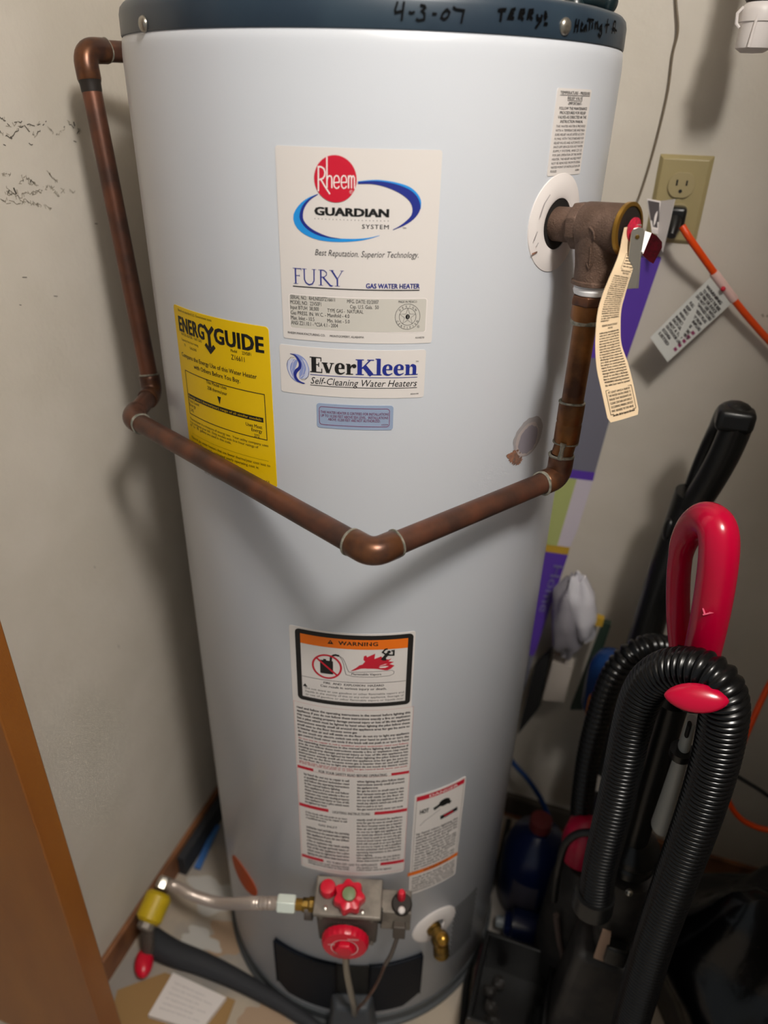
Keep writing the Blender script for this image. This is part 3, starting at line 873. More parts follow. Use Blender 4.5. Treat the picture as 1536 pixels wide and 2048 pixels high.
def draw_warn(p):
    T = p.text
    o = (0.0053,0.1475,0.7729,0.8855)
    i_ = (0.0115,0.141,0.7781,0.879)
    p.frame(o[0], o[1], o[2], o[3], 0.0065, P_K, 2, rad_=0.006)
    b = (0.8645)
    u0, u1, v1 = o[0] + .0065, o[1] - .0065, o[3] - .0065
    p.rect(u0, u1, b, v1, P_O, 2)
    t = (0.0584,0.8701,0.1053,0.0055)
    T('WARNING', t, P_K, bold=.04, space=1.1)
    c = ((0.0491,0.8685))
    p.add([(c[0] - .0036, t[1]), (c[0] + .0036, t[1]), (c[0], t[1] + t[3] * 1.15)], [(0, 1, 2)], P_K, 3)
    p.rect(c[0] - .0004, c[0] + .0004, t[1] + t[3] * .3, t[1] + t[3] * .75, P_O, 4)
    # fuel can under a prohibition ring
    J = ((0.0359,0.8438),(0.0416,0.8463),(0.0427,0.8436),(0.0477,0.8455),(0.0518,0.8451),(0.0516,0.8235),(0.0355,0.8228))
    x0, x1, y0, y1 = J[0][0], J[4][0], J[6][1], J[0][1]
    p.rect(x0, x1, y0, y1, P_K, 2, rad_=.001)
    p.rect(x0 + .004, x0 + .0075, y1, y1 + .002, P_K, 2)
    p.stroke(((0.0489,0.8425),(0.0495,0.8497),(0.0523,0.8529),(0.055,0.854),(0.0594,0.8531)), 0.0028, P_K, 3)
    p.stroke(((0.0594,0.8531),(0.0638,0.8501),(0.0665,0.8433),(0.0687,0.8349),(0.0709,0.8293)), 0.0005, P_G, 3)
    p.stroke(((0.06,0.8518),(0.0627,0.8479),(0.0648,0.8403),(0.0659,0.8318),(0.0676,0.8247),(0.0759,0.8224),(0.098,0.8218),(0.1201,0.823),(0.1251,0.8257),(0.1255,0.8293),(0.1226,0.8318)), 0.0005, P_G, 3)
    p.stroke(((0.0709,0.829),(0.1227,0.8315)), 0.0005, P_G, 3)
    c = (0.0442,0.8343)
    rx, ry = 0.0186, 0.0191
    p.ring(c, rx, ry, .0024, P_R, 4)
    p.stroke([(c[0] - rx * .72, c[1] + ry * .66), (c[0] + rx * .72, c[1] - ry * .66)], .0024, P_R, 4)
    fl = ((0.0731,0.8309),(0.0791,0.8356),(0.0835,0.8401),(0.0873,0.8417),(0.0905,0.8467),(0.0883,0.8488),(0.0888,0.8544),(0.0915,0.8559),(0.091,0.8503),(0.0937,0.8538),(0.0975,0.8559),(0.1023,0.8586),(0.1007,0.8537),(0.0959,0.851),(0.0986,0.8491),(0.104,0.8515),(0.1094,0.8541),(0.1117,0.8505),(0.1183,0.8486),(0.1221,0.8501),(0.1184,0.8458),(0.125,0.8444),(0.1196,0.8414),(0.1258,0.8387),(0.1215,0.834),(0.1176,0.8319))
    m_ = (0.0999,0.836)
    p.add([m_] + list(fl), [(0, i + 1, (i + 1) % len(fl) + 1) for i in range(len(fl))], P_R, 2)
    hd = (0.1185,0.8603)
    p.ell(hd, .0022, .0022, P_K, 3, 16)
    for L, w in ((((0.1175,0.8585),(0.1138,0.8532),(0.1106,0.8484)), .0042), (((0.1138,0.8532),(0.1145,0.8475)), .0024), (((0.1154,0.8566),(0.1109,0.8604),(0.1141,0.8648),(0.1168,0.8652)), .0022), (((0.117,0.8558),(0.1242,0.8552),(0.1243,0.8622),(0.1212,0.8617)), .0022)):
        p.stroke(L, w, P_K, 4)
    T('Flammable Vapors', (0.0742,0.8246,0.1101,0.0032), P_G, bold=.02)
    d = (0.0128,0.8121,0.1413,0.0006)
    p.rect(u0, u1, d[1], d[1] + .0006, P_G, 2)
    T('FIRE  AND  EXPLOSION  HAZARD', (0.0397,0.8064,0.1138,0.0032), P_G, bold=.03)
    T('Can result in serious injury or death.', (0.0355,0.8007,0.1173,0.0036), P_G, bold=.02)
    e = (0.0143,0.7927,0.1403,0.0033)
    L = ['Do not store or use gasoline or other flammable vapors and', 'liquids in the vicinity of this or any other appliance. Storage of', 'or use of gasoline or other flammable vapors or liquids near', 'this appliance can result in serious injury or death.']
    for i, s_ in enumerate(L):
        T(s_, (u0 + .004, e[1] - .0052 * i, u1 - .002 if i < 3 else u0 + .075, .0030), P_G, bold=.0)
    p.add([(u0 + .001, e[1] + .0035), (u0 + .007, e[1] + .0035), (u0 + .004, e[1] + .0085)], [(0, 1, 2)], P_K, 3)
_wr = (-0.0022, 0.1498, 0.7618, 0.8879)
sticker('warning_label', _wr, 0.003, P_PAPER, 'black-framed warning sticker with orange band and red flames', draw_warn)

SOUP = ('read and follow the operating instructions in the manual before lighting this appliance if you do not follow these instructions exactly a fire or explosion may result causing property damage personal injury or loss of life '
        'this appliance has a pilot which must be lighted by hand when lighting the pilot follow these instructions exactly smell all around the appliance area for gas be sure to smell next to the floor because some gas is heavier than air and will settle on the floor '
        'do not try to light any appliance do not touch any electric switch use only your hand to push in or turn the gas control knob never use tools if the knob will not push in or turn by hand do not try to repair it call a qualified service technician').split()
_si = [0]
def soup(nc):
    s_ = ''
    while len(s_) < nc:
        s_ += SOUP[_si[0] % len(SOUP)] + ' '
        _si[0] += 1
    return s_.strip()
def rows(p, u0, u1, v1, v0, k, nc, m, h=0.6, short=0.25, bold=0.045):
    d = (v1 - v0) / k
    for i in range(k):
        e_ = u1 if random.random() > short else u0 + (u1 - u0) * random.uniform(.35, .85)
        p.text(soup(int(nc * (e_ - u0) / (u1 - u0))), (u0, v1 - d * (i + 1) + d * .3, e_, d * h), m, bold=bold)

def draw_panel(p):
    a = (-0.0002,0.1518,0.426,0.7555)
    u0, u1, v0, v1 = a
    w = u1 - u0
    zz = [(y_, z_) for y_, z_ in zip((700, 760, 960, 1010, 1160, 1200, 1240, 1290, 1530, 1560, 1930, 1960, 2000), (0.7683,0.7553,0.7048,0.6985,0.6599,0.6551,0.6477,0.6317,0.5701,0.5621,0.4584,0.4495,0.4376))]
    def V(y):
        for (a_, b_), (c_, d_) in zip(zz, zz[1:]):
            if a_ <= y <= c_:
                return b_ + (d_ - b_) * (y - a_) / (c_ - a_)
        return zz[-1][1]
    rows(p, u0 + w * .02, u1 - w * .02, V(735), V(955), 9, 74, P_G)
    rows(p, u0 + w * .02, u1 - w * .02, V(960), V(985), 1, 70, P_R, h=.6, short=0)
    rows(p, u0 + w * .02, u1 - w * .02, V(988), V(1150), 7, 74, P_G)
    rows(p, u0 + w * .02, u1 - w * .02, V(1152), V(1195), 2, 70, P_R, h=.6, short=.2)
    p.rect(u0 + w * .00, u0 + w * .15, V(1245), V(1222), P_R, 2)
    p.rect(u1 - w * .16, u1, V(1245), V(1222), P_R, 2)
    p.text('FOR YOUR SAFETY READ BEFORE OPERATING', (u0 + w * .2, V(1245), u1 - w * .2, .005), P_G, bold=.03)
    rows(p, u0 + w * .06, u0 + w * .47, V(1265), V(1500), 10, 36, P_G)
    rows(p, u0 + w * .54, u1 - w * .04, V(1265), V(1500), 10, 36, P_G)
    p.rect(u0 + w * .0, u0 + w * .28, V(1532), V(1508), P_R, 2)
    p.rect(u1 - w * .3, u1, V(1532), V(1508), P_R, 2)
    p.text('LIGHTING INSTRUCTIONS', (u0 + w * .32, V(1534), u1 - w * .34, .005), P_G, bold=.03)
    rows(p, u0 + w * .06, u0 + w * .45, V(1560), V(1620), 3, 34, P_G)
    p.text('GAS INLET', (u0 + w * .18, V(1650), u0 + w * .36, .004), P_G, bold=.02)
    rows(p, u0 + w * .06, u0 + w * .47, V(1670), V(1905), 9, 36, P_G)
    rows(p, u0 + w * .54, u1 - w * .04, V(1560), V(1905), 15, 36, P_G, short=.1)
    p.rect(u0 + w * .0, u0 + w * .22, V(1935), V(1912), P_R, 2)
    p.rect(u1 - w * .23, u1, V(1935), V(1912), P_R, 2)
    p.text('TO TURN OFF GAS TO APPLIANCE', (u0 + w * .25, V(1935), u1 - w * .26, .005), P_G, bold=.03)
    rows(p, u0 + w * .06, u0 + w * .47, V(1940), V(1975), 2, 36, P_G)
    rows(p, u0 + w * .54, u1 - w * .04, V(1940), V(1975), 2, 36, P_G)
    p.frame(u0 - .001, u1 + .001, V(1995), V(1245), .0008, P_PK, 1)
    p.frame(u0 - .001, u1 + .001, V(1205), V(705), .0005, P_PK, 1)
pc = (-0.002,0.1521,0.4219,0.7594)
sticker('instruction_label', (-0.002, 0.1521, 0.4339, 0.7657), 0.003, P_PAPER, 'long cream operating instruction sticker with red bars', draw_panel)

def draw_danger(p):
    a = (0.1652,0.2423,0.3671,0.5935)
    u0, u1 = a[0], a[1]
    zt, zm, zb = 0.5936, 0.4276, 0.3759
    w = u1 - u0
    h1 = zt - zm
    p.rect(u0, u1, zt - h1 * .055, zt, P_R, 2)
    p.text('DANGER', (u0 + w * .25, zt - h1 * .045, u1 - w * .15, h1 * .03), P_W, bold=.02, lay=3)
    p.text('HOT', (u0 + w * .08, zt - h1 * .23, u0 + w * .26, h1 * .05), P_K, bold=.06)
    p.ell((u0 + w * .58, zt - h1 * .18), w * .12, h1 * .045, P_K, 2, 20)
    p.stroke([(u0 + w * .36, zt - h1 * .22), (u0 + w * .6, zt - h1 * .17), (u0 + w * .72, zt - h1 * .22)], .006, P_K, 2)
    p.stroke([(u0 + w * .52, zt - h1 * .37), (u0 + w * .7, zt - h1 * .36), (u0 + w * .9, zt - h1 * .35)], .008, P_K, 2)
    p.stroke([(u0 + w * .6, zt - h1 * .36), (u0 + w * .8, zt - h1 * .355)], .004, P_R, 4)
    p.stroke([(u0 + w * .1, zt - h1 * .38), (u0 + w * .2, zt - h1 * .33), (u0 + w * .5, zt - h1 * .25)], .0006, P_G, 2)
    rows(p, u0 + w * .04, u1 - w * .06, zt - h1 * .47, zm + h1 * .02, 13, 26, P_G, short=.15)
    p.frame(u0, u1, zm, zt, .0005, P_G, 1)
    p.rect(u0 - w * .08, u1 + w * .04, zm - h1 * .05, zm, P_O, 2)
    p.text('WARNING', (u0 + w * .25, zm - h1 * .042, u1 - w * .2, h1 * .03), P_K, bold=.01, lay=3)
    rows(p, u0 + w * .02, u1 - w * .02, zm - h1 * .08, zb, 6, 26, P_G, short=.1)
_d = (0.1652,0.2423,0.3671,0.5935)
sticker('scald_label', (_d[0] - .003, _d[1] + .003, 0.3759 - .004, 0.5936 + .003), 0.003, P_PAPER, 'narrow sticker with red top band and orange band low right', draw_danger)

# round orange sticker low on the left, rusty knockout on the right, ring round the relief valve
def disc_on(name, phi, z, rw, rh, m, t=0.0005, hole=0.0, par=None):
    mb = MB()
    p = Print()
    u = rad(phi) * R
    if hole:
        p.ring((u, z), rw, rh, rw - hole, 0, 0)
    else:
        k = 6
        for i in range(k):
            A = [(u + rw * (i + 1) / k * math.cos(2 * PI * j / 40), z + rh * (i + 1) / k * math.sin(2 * PI * j / 40)) for j in range(41)]
            B = [(u + rw * i / k * math.cos(2 * PI * j / 40), z + rh * i / k * math.sin(2 * PI * j / 40)) for j in range(41)]
            p.strip(A, B, 0, 0)
    p.lay_on(mb, cylfn(R, t))
    E_ = [(u + rw * math.cos(2 * PI * j / 40), z + rh * math.sin(2 * PI * j / 40)) for j in range(40)]
    f0, f1 = cylfn(R, t), cylfn(R, -0.0003)
    mb.add([f0(a, b, 0) for a, b in E_] + [f1(a, b, 0) for a, b in E_], [(i, (i + 1) % 40, 40 + (i + 1) % 40, 40 + i) for i in range(40)])
    return mb.build(name, m, par or wh)
oc = (-30.4381,0.2905)
disc_on('round_sticker', oc[0], oc[1], 0.040, 0.030, ORANGE)['label'] = 'orange oval sticker low on the left side'
kc = (62.3323,1.1084)
pr_ = Print()
u = rad(kc[0]) * R
def blob(cx, cy, rx, ry, a, n_=36, sd=1):
    rnd = random.Random(sd)
    o_ = [rnd.uniform(1 - a, 1 + a) for _ in range(n_)]
    return [(cx + rx * o_[i] * math.cos(2 * PI * i / n_), cy + ry * o_[i] * math.sin(2 * PI * i / n_)) for i in range(n_)]
mb = MB()
for b_, m_, l_ in ((blob(u + .002, kc[1] + .002, .0265, .0235, .03), 0, 0), (blob(u - .022, kc[1] - .014, .0095, .0065, .3, sd=2), 1, 1), (blob(u - .014, kc[1] - .022, .008, .005, .35, sd=3), 1, 1), (blob(u, kc[1], .0205, .0195, .04, sd=4), 2, 1), (blob(u + .001, kc[1] - .001, .0170, .0165, .05, sd=5), 3, 2)):
    c_ = (sum(a for a, b in b_) / len(b_), sum(b for a, b in b_) / len(b_))
    p = Print(); p.add([c_] + b_, [(0, i + 1, (i + 1) % len(b_) + 1) for i in range(len(b_))], m_, l_); p.lay_on(mb, cylfn(R, 0.0003, 0.0002))
mb.build('knockout_cover', [SMUDGE, RUST, mat('knockout_rim', 'b5a8a5', 0.5), mat('knockout_centre', '8b848c', 0.45)], wh)['label'] = 'rust-edged round knockout under the relief valve'

PV = 62.4
ZV = 1.331
t_, e_, u_ = frame_at(PV)
oV = cp(PV, R, ZV)
mb = MB()
prof = [(0.0225, -0.004), (0.0225, 0.002), (0.026, 0.0032), (0.037, 0.0022), (0.0428, 0.0008), (0.0436, -0.001)]
k = 56
vs = []
for r_, h_ in prof:
    for j in range(k):
        a = 2 * PI * j / k
        x_, z_ = r_ * 0.93 * math.cos(a), r_ * math.sin(a) * 1.02
        ang = rad(PV) + x_ / R
        vs.append(Vector(((R + h_) * math.sin(ang), -(R + h_) * math.cos(ang), ZV + z_)))
mb.add(vs, [(i * k + j, i * k + (j + 1) % k, (i + 1) * k + (j + 1) % k, (i + 1) * k + j) for i in range(len(prof) - 1) for j in range(k)])
mb.build('valve_ring', WPLAS, wh)['label'] = 'white plastic ring where the relief valve enters the jacket'
pr_ = Print()
for L in ([(-.030, .008), (-.026, .020), (-.020, .027)], [(-.031, -.004), (-.034, -.012)], [(-.028, -.014), (-.030, -.017)]):
    pr_.stroke([(rad(PV) * R + a, ZV + b) for a, b in L], .0009, 0, 0)
mb = MB(); pr_.lay_on(mb, cylfn(R, 0.0040)); 
pr_ = Print(); pr_.stroke([(rad(PV) * R - .034, ZV - .024), (rad(PV) * R - .027, ZV - .0225)], .0016, 1, 0); pr_.lay_on(mb, cylfn(R, 0.0031))
mb.build('ring_smudge', [SMUDGE, RUST], wh)
disc_on('valve_hole', PV, ZV - .001, .0218, .0232, HOLE, t=0.0010)

# drain opening ring, perforated air intake, access doors
dp, dz = 47.4, 0.262
td, ed, ud = frame_at(dp)
mb = MB()
prof = [(0.014, 0.001), (0.016, 0.004), (0.034, 0.0035), (0.039, 0.001), (0.0395, -0.001)]
vs = []
for r_, h_ in prof:
    for j in range(48):
        a = 2 * PI * j / 48
        ang = rad(dp) + r_ * math.cos(a) * 1.05 / R
        vs.append(Vector(((R + h_) * math.sin(ang), -(R + h_) * math.cos(ang), dz + r_ * math.sin(a))))
mb.add(vs, [(i * 48 + j, i * 48 + (j + 1) % 48, (i + 1) * 48 + (j + 1) % 48, (i + 1) * 48 + j) for i in range(len(prof) - 1) for j in range(48)])
mb.build('drain_ring', WPLAS, wh)['label'] = 'white plastic ring behind the brass drain valve'
pr_ = Print()
for i in range(11):
    for j in range(22):
        u0 = rad(56) * R + i * 0.0052 + (j % 2) * .0026
        z0 = 0.27 - j * 0.0068
        if z0 < 0.27 - (10 - i) * .000 - 0.15: continue
        pr_.rect(u0, u0 + .0030, z0, z0 + .0042, 0, 0)
mb = MB(); pr_.lay_on(mb, cylfn(R, 0.0002))
o = mb.build('air_intake', HOLE, wh); o['label'] = 'patch of small dark air holes low on the right'; o['kind'] = 'stuff'

def curved_plate(phi0, phi1, z0, z1, r0, r1, cut=0.0, cutside=1, k=24, m=0):
    mb = MB()
    cols = []
    for i in range(k + 1):
        t = i / k
        ph = phi0 + (phi1 - phi0) * t
        d = (1 - t) if cutside > 0 else t
        arc = rad(abs(phi1 - phi0)) * R * d
        zz = z0 + max(0, cut - arc) * 0.8
        cols.append((cp(ph, r1, zz), cp(ph, r1, z1), cp(ph, r0, z1), cp(ph, r0, zz)))
    vs = [q for c in cols for q in c]
    fs = [(4 * i + j, 4 * i + (j + 1) % 4, 4 * i + 4 + (j + 1) % 4, 4 * i + 4 + j) for i in range(k) for j in range(4)]
    fs += [(0, 1, 2, 3), (4 * k + 3, 4 * k + 2, 4 * k + 1, 4 * k)]
    return mb.add(vs, fs, m)
curved_plate(-13.5, 11.0, 0.062, 0.200, R, R + 0.006, cut=0.022, cutside=-1).build('access_door', NAVYD, wh, bevel=0.002)
curved_plate(23.0, 42.6, 0.062, 0.200, R, R + 0.006, cut=0.03, cutside=1).build('access_door', NAVYD, wh, bevel=0.002)
curved_plate(10.5, 23.5, 0.055, 0.198, R, R + 0.003).build('burner_opening', HOLE, wh)
bt, be, bu = frame_at(17.0)
b0 = cp(17.0, R, 0)
MB().hexa([b0 + bt * -.046 + bu * .002, b0 + bt * .046 + bu * .002, b0 + bt * .040 + be * .050 + bu * .002, b0 + bt * -.040 + be * .050 + bu * .002],
          [b0 + bt * -.036 + bu * .118, b0 + bt * .036 + bu * .118, b0 + bt * .028 + be * .026 + bu * .112, b0 + bt * -.028 + be * .026 + bu * .112]).build('burner_shield', mat('shield_grey', '3a3d42', 0.5), wh, bevel=0.006)

# ============================================================ relief valve and its tags
rv = thing('relief_valve', 'bronze pressure relief valve screwed into the side of the heater', 'valve', tuple(cp(PV, R + 0.047, ZV - 0.09)))
ev = (e_ + u_ * 0.055).normalized()
def V_(a, b=0.0, c=0.0):
    return oV + ev * a + t_ * b + u_ * c
mb = MB().lathe(V_(-0.01), ev, [(0.0155, 0), (0.0155, 0.030), (0.0165, 0.031), (0.0165, 0.036)], 32)
mb.build('inlet_neck', BRONZE, rv, bevel=0.0005)
MB().lathe(V_(0.022), ev, [(0.0195, 0), (0.0215, 0.0015), (0.0215, 0.0105), (0.0200, 0.012)], 8, a0=PI / 8).build('hexagon_flat', BRONZE, rv, bevel=0.0012)
MB().lathe(V_(0.030), ev, [(0.0185, 0), (0.0212, 0.004), (0.0214, 0.010), (0.0214, 0.041), (0.0205, 0.0435)], 40).build('valve_body', BRONZE, rv, bevel=0.0008)
MB().lathe(V_(0.048, 0, 0), -u_, [(0.0205, 0.0), (0.0200, 0.020), (0.0178, 0.034), (0.0172, 0.046), (0.0190, 0.047), (0.0190, 0.050), (0.0165, 0.051)], 36).build('outlet_branch', BRONZE, rv)
MB().lathe(V_(0.073), ev, [(0.0214, 0), (0.0228, 0.0006), (0.0228, 0.0040), (0.0214, 0.0046), (0.0195, 0.0046), (0.0195, 0.0025), (0, 0.0025)], 44).build('brass_rim', BRASS, rv)['label'] = 'bright brass rim'
MB().lathe(V_(0.0758), ev, [(0.0190, 0), (0.0185, 0.0010), (0, 0.0012)], 36).build('end_cap', FLUXD, rv)
MB().lathe(V_(0.076), ev, [(0.0055, 0), (0.0055, 0.0045), (0.0105, 0.0046), (0.0105, 0.0062), (0.0045, 0.0070), (0.0040, 0.010), (0, 0.0105)], 28).build('stem_washer', REDT, rv)['label'] = 'red washer on the valve stem'
# embossed arrow on the body
mb = MB()
pts_ = [V_(0.044, 0, 0)]
def onb(a, ang, r_=0.0214):
    return V_(a) + (t_ * -math.sin(ang) + u_ * math.cos(ang)) * r_
mb.tube([onb(.050, 1.45, .0218), onb(.055, 1.65, .0218), onb(.056, 1.95, .0218)], 0.0009, 6)
AX = V_(0.052) - e_ * 0
def onv(dz_, da, r_=0.0186):
    return V_(0.048, 0, -dz_) + (e_ * math.sin(da) - t_ * math.cos(da)) * r_
mb.tube([onv(.014, .25, .0205), onv(.022, .28, .0197), onv(.033, .30, .0184)], 0.0009, 6)
mb.tube([onv(.029, .15, .0188), onv(.034, .30, .0184), onv(.029, .45, .0188)], 0.0009, 6)
mb.build('embossed_arrow', BRONZE, rv)
# test lever: clevis plates straddling the stem, long arm hanging down
lo_ = Vector((0.3052,-0.1643,1.3312))
mb = MB()
ld = (Vector((0.3076,-0.1643,1.2936)) - lo_).normalized()
side = ld.cross(e_).normalized()
pl_ = [(-0.0056, 0.0040), (-0.0042, 0.0068), (0.0, 0.0080), (0.0042, 0.0068), (0.0056, 0.0040), (0.0056, -0.012), (0.0072, -0.044), (-0.0052, -0.044), (-0.0056, -0.020), (-0.0056, -0.010)]
nrm = ((CAM_POS - lo_).normalized() * .8 + ev * .5).normalized()
nrm = (nrm - ld * nrm.dot(ld)).normalized()
wx = nrm.cross(-ld).normalized()
mb.prism(pl_, lo_ + nrm * 0.0015, wx * -1, -ld, 0.0012)
mb.prism([(-0.0006, -0.044), (0.0006, -0.044), (0.0006, -0.012), (-0.0006, -0.012)], lo_ + nrm * 0.0026 + wx * -0.0055, nrm, -ld, 0.001)
mb.box(lo_ + nrm * -0.0026 + wx * -0.0058 + ld * 0.028, (0.0010, 0.0090, 0.032), (wx, nrm, ld))
mb.box(lo_ + nrm * -0.006 + wx * -0.002 + ld * -0.001, (0.0085, 0.0012, 0.016), (wx, nrm, ld))
lev = mb.build('test_lever', NICKEL, rv, bevel=0.0003)
lev['label'] = 'flat nickel test lever hanging down'
MB().lathe(lo_ + nrm * -0.0065, nrm, [(0.0019, 0), (0.0019, 0.0100), (0.0014, 0.0106), (0, 0.0107)], 16).build('rivet', BRASSD, lev)

# long manila tag hung on the valve stem
E_PTS = (((0.2945,-0.1689,1.3384),(0.3071,-0.1446,1.3395)),((0.2942,-0.1716,1.3293),(0.3083,-0.1447,1.3291)),((0.2942,-0.176,1.3188),(0.3092,-0.1477,1.3156)),((0.2924,-0.1873,1.3093),(0.3078,-0.1668,1.3045)),((0.2897,-0.1946,1.2986),(0.3063,-0.1738,1.2936)),((0.2872,-0.2012,1.287),(0.3052,-0.1797,1.2825)),((0.286,-0.2078,1.2746),(0.3046,-0.1844,1.2729)),((0.2872,-0.2139,1.2597),(0.3064,-0.1891,1.26)),((0.2899,-0.219,1.2436),(0.3103,-0.1935,1.2444)),((0.2942,-0.2216,1.2269),(0.319,-0.1945,1.2279)),((0.3018,-0.2233,1.2076),(0.3273,-0.1957,1.2091)),((0.3122,-0.225,1.1807),(0.3375,-0.199,1.1837)))
A_ = catmull([a for a, b in E_PTS], 6)
B_ = catmull([b for a, b in E_PTS], 6)
nT = len(A_) - 1
def tagfn(u, v, l=0):
    """u 0..1 across, v 0..1 down"""
    t = min(max(v, 0), 1) * nT
    i = min(int(t), nT - 1)
    f = t - i
    a = A_[i].lerp(A_[i + 1], f); b = B_[i].lerp(B_[i + 1], f)
    q = a.lerp(b, u)
    nn = (b - a).cross(A_[i + 1] - A_[i]).normalized()
    if nn.dot(CAM_POS - q) < 0:
        nn = -nn
    bow = math.sin(PI * u) * 0.0012
    return q + nn * (bow + 0.00025 * l)
mb = MB()
k = 8
vs = []
for l in (0, -1.6):
    for i in range(nT + 1):
        for j in range(k + 1):
            vv = i / nT
            uu = j / k
            if i == nT: uu = 0.06 + 0.88 * uu
            vs.append(tagfn(uu, vv, l))
m_ = (nT + 1) * (k + 1)
fs = []
for i in range(nT):
    for j in range(k):
        a = i * (k + 1) + j
        fs.append((a, a + 1, a + k + 2, a + k + 1))
        fs.append((m_ + a, m_ + a + k + 1, m_ + a + k + 2, m_ + a + 1))
for i in range(nT):
    a = i * (k + 1)
    fs.append((a, a + k + 1, m_ + a + k + 1, m_ + a))
    a += k
    fs.append((a, m_ + a, m_ + a + k + 1, a + k + 1))
for j in range(k):
    a = nT * (k + 1) + j
    fs.append((a, a + 1, m_ + a + 1, m_ + a))
    fs.append((j, m_ + j, m_ + j + 1, j + 1))
mb.add(vs, fs, 0)
p = Print()
LT = 0.222
v = 0.155
def tl(t, u0, u1, v_, h, b=.02):
    p.text(t, (u0, -v_, u1, h), 1, bold=b)
tl('3-07 INV', .5, .95, .15, .010)
TAGT = ('WARNING following installation the valve lever must be operated at least once a year by the water heater owner to ensure that waterways are clear certain naturally occurring mineral deposits may adhere to the valve blocking waterways rendering it inoperative '
        'when the lever is operated hot water will discharge if the waterways are clear precautions must be taken to avoid personal injury from contact with hot water and to avoid property damage before operating lever check to see that a discharge line is connected to this valve').split()
_ti = [0]
def tsoup(nc):
    s_ = ''
    while len(s_) < nc:
        s_ += TAGT[_ti[0] % len(TAGT)] + ' '
        _ti[0] += 1
    return s_.strip()
for i in range(5): tl(tsoup(14), .36, .92, .205 + i * .0165, .0085, .04)
tl('ANNUAL OPERATION OF', .34, .9, .298, .009, .03); tl('RELIEF VALVE', .48, .8, .313, .009, .03)
vv = .335
i = 0
while vv < .600:
    tl(tsoup(22) if i % 9 else 'WARNING: Following installation', .14, .88, vv, .0078, .035)
    vv += .0128; i += 1
tl('IMMEDIATELY', .14, .45, vv, .0075, .03)
tl('REINSPECTION OF T/P RELIEF', .2, .82, .628, .009, .03); tl('VALVES', .42, .62, .642, .008, .02)
vv = .660
while vv < .895:
    tl(tsoup(27), .12, .9, vv, .0075, .035)
    vv += .0122
for i in range(6): tl(tsoup(24).upper(), .15, .85, .917 + i * .0112, .0065, .02)
tl('See other side for important information', .16, .86, .985, .0065, .05)
def tfr(u0, u1, v0, v1):
    p.strip([(u0, -v0), (u1, -v0)], [(u0, -v0 - .0016), (u1, -v0 - .0016)], 1, 1)
    p.strip([(u0, -v1), (u1, -v1)], [(u0, -v1 - .0016), (u1, -v1 - .0016)], 1, 1)
    for uu in (u0, u1):
        n_ = 10
        p.strip([(uu, -v0 - (v1 - v0) * q / n_) for q in range(n_ + 1)], [(uu + .012, -v0 - (v1 - v0) * q / n_) for q in range(n_ + 1)], 1, 1)
tfr(.3, .97, .188, .282)
tfr(.1, .91, .905, .978)
o2 = Print(); o2.v = [(a, b, l) for a, b, l in p.v]; o2.f = p.f; o2.m = p.m
base = len(mb.v)
mb.v += [tagfn(a, -b, 1 + l * .4) for a, b, l in p.v]
mb.f += [tuple(i + base for i in f) for f in p.f]
mb.m += p.m
tag(mb.build('paper_tag', [TAGP, INK]), 'long wavy cream paper tag of fine print hanging from the relief valve', 'tag')
# small red and white foil tag behind the lever
def sheet_poly(corners, t=0.0006, bulge=0.0):
    c = [Vector(q) for q in corners]
    nn = (c[1] - c[0]).cross(c[2] - c[0]).normalized()
    return c, nn
RT = ((0.3116,-0.1265,1.3312),(0.3175,-0.1254,1.3297),(0.3137,-0.1368,1.3129),(0.3119,-0.1359,1.3152))
RT2 = ((0.317,-0.1253,1.3301),(0.3227,-0.125,1.3275),(0.328,-0.126,1.3228),(0.329,-0.1283,1.3184),(0.3243,-0.1376,1.3056),(0.3205,-0.0518,1.293),(0.3128,-0.1371,1.3129))
def plate(corners, t, m=0, mb=None):
    mb = mb or MB()
    c = [Vector(q) for q in corners]
    nn = (c[1] - c[0]).cross(c[-1] - c[0]).normalized()
    if nn.dot(CAM_POS - c[0]) < 0: nn = -nn
    n_ = len(c)
    return mb.add(c + [q - nn * t for q in c], [tuple(range(n_)), tuple(reversed(range(n_, 2 * n_)))] + [(i, n_ + i, n_ + (i + 1) % n_, (i + 1) % n_) for i in range(n_)], m)
ft = thing('foil_tag', 'small crimson and white foil tag folded behind the test lever', 'tag', tuple(Vector(RT2[4])))
plate([RT[0], RT[1], RT[2], RT[3]], 0.0006).build('white_fold', WBRIGHT, ft)
plate(RT2, 0.0006).build('red_panel', REDT, ft)
p = Print()

# ============================================================ copper discharge pipe
def elbow(name, c, d1, d2, mm, parent, arm=0.026, r_=0.0132, bend=0.013):
    c, d1, d2 = Vector(c), Vector(d1).normalized(), Vector(d2).normalized()
    P_ = [c + d1 * arm, c + d1 * (arm - .001), c + d1 * (bend + .001)]
    for i in range(9):
        t = i / 8
        P_.append((c + d1 * bend) * (1 - t) ** 2 + c * 2 * t * (1 - t) + (c + d2 * bend) * t * t)
    P_ += [c + d2 * (bend + .001), c + d2 * (arm - .001), c + d2 * arm]
    rr = [r_ - .0008, r_] + [r_] * (len(P_) - 4) + [r_, r_ - .0008]
    o = MB().tube(P_, rr, 28).build(name, mm, parent, sharp=50)
    return o
def pipe(a, b, parent, mm=COPPER, r_=0.0111):
    a, b = Vector(a), Vector(b)
    k_ = max(2, int((b - a).length / 0.02))
    return MB().tube([a.lerp(b, i / k_) for i in range(k_ + 1)], r_, 28).build('pipe', mm, parent)
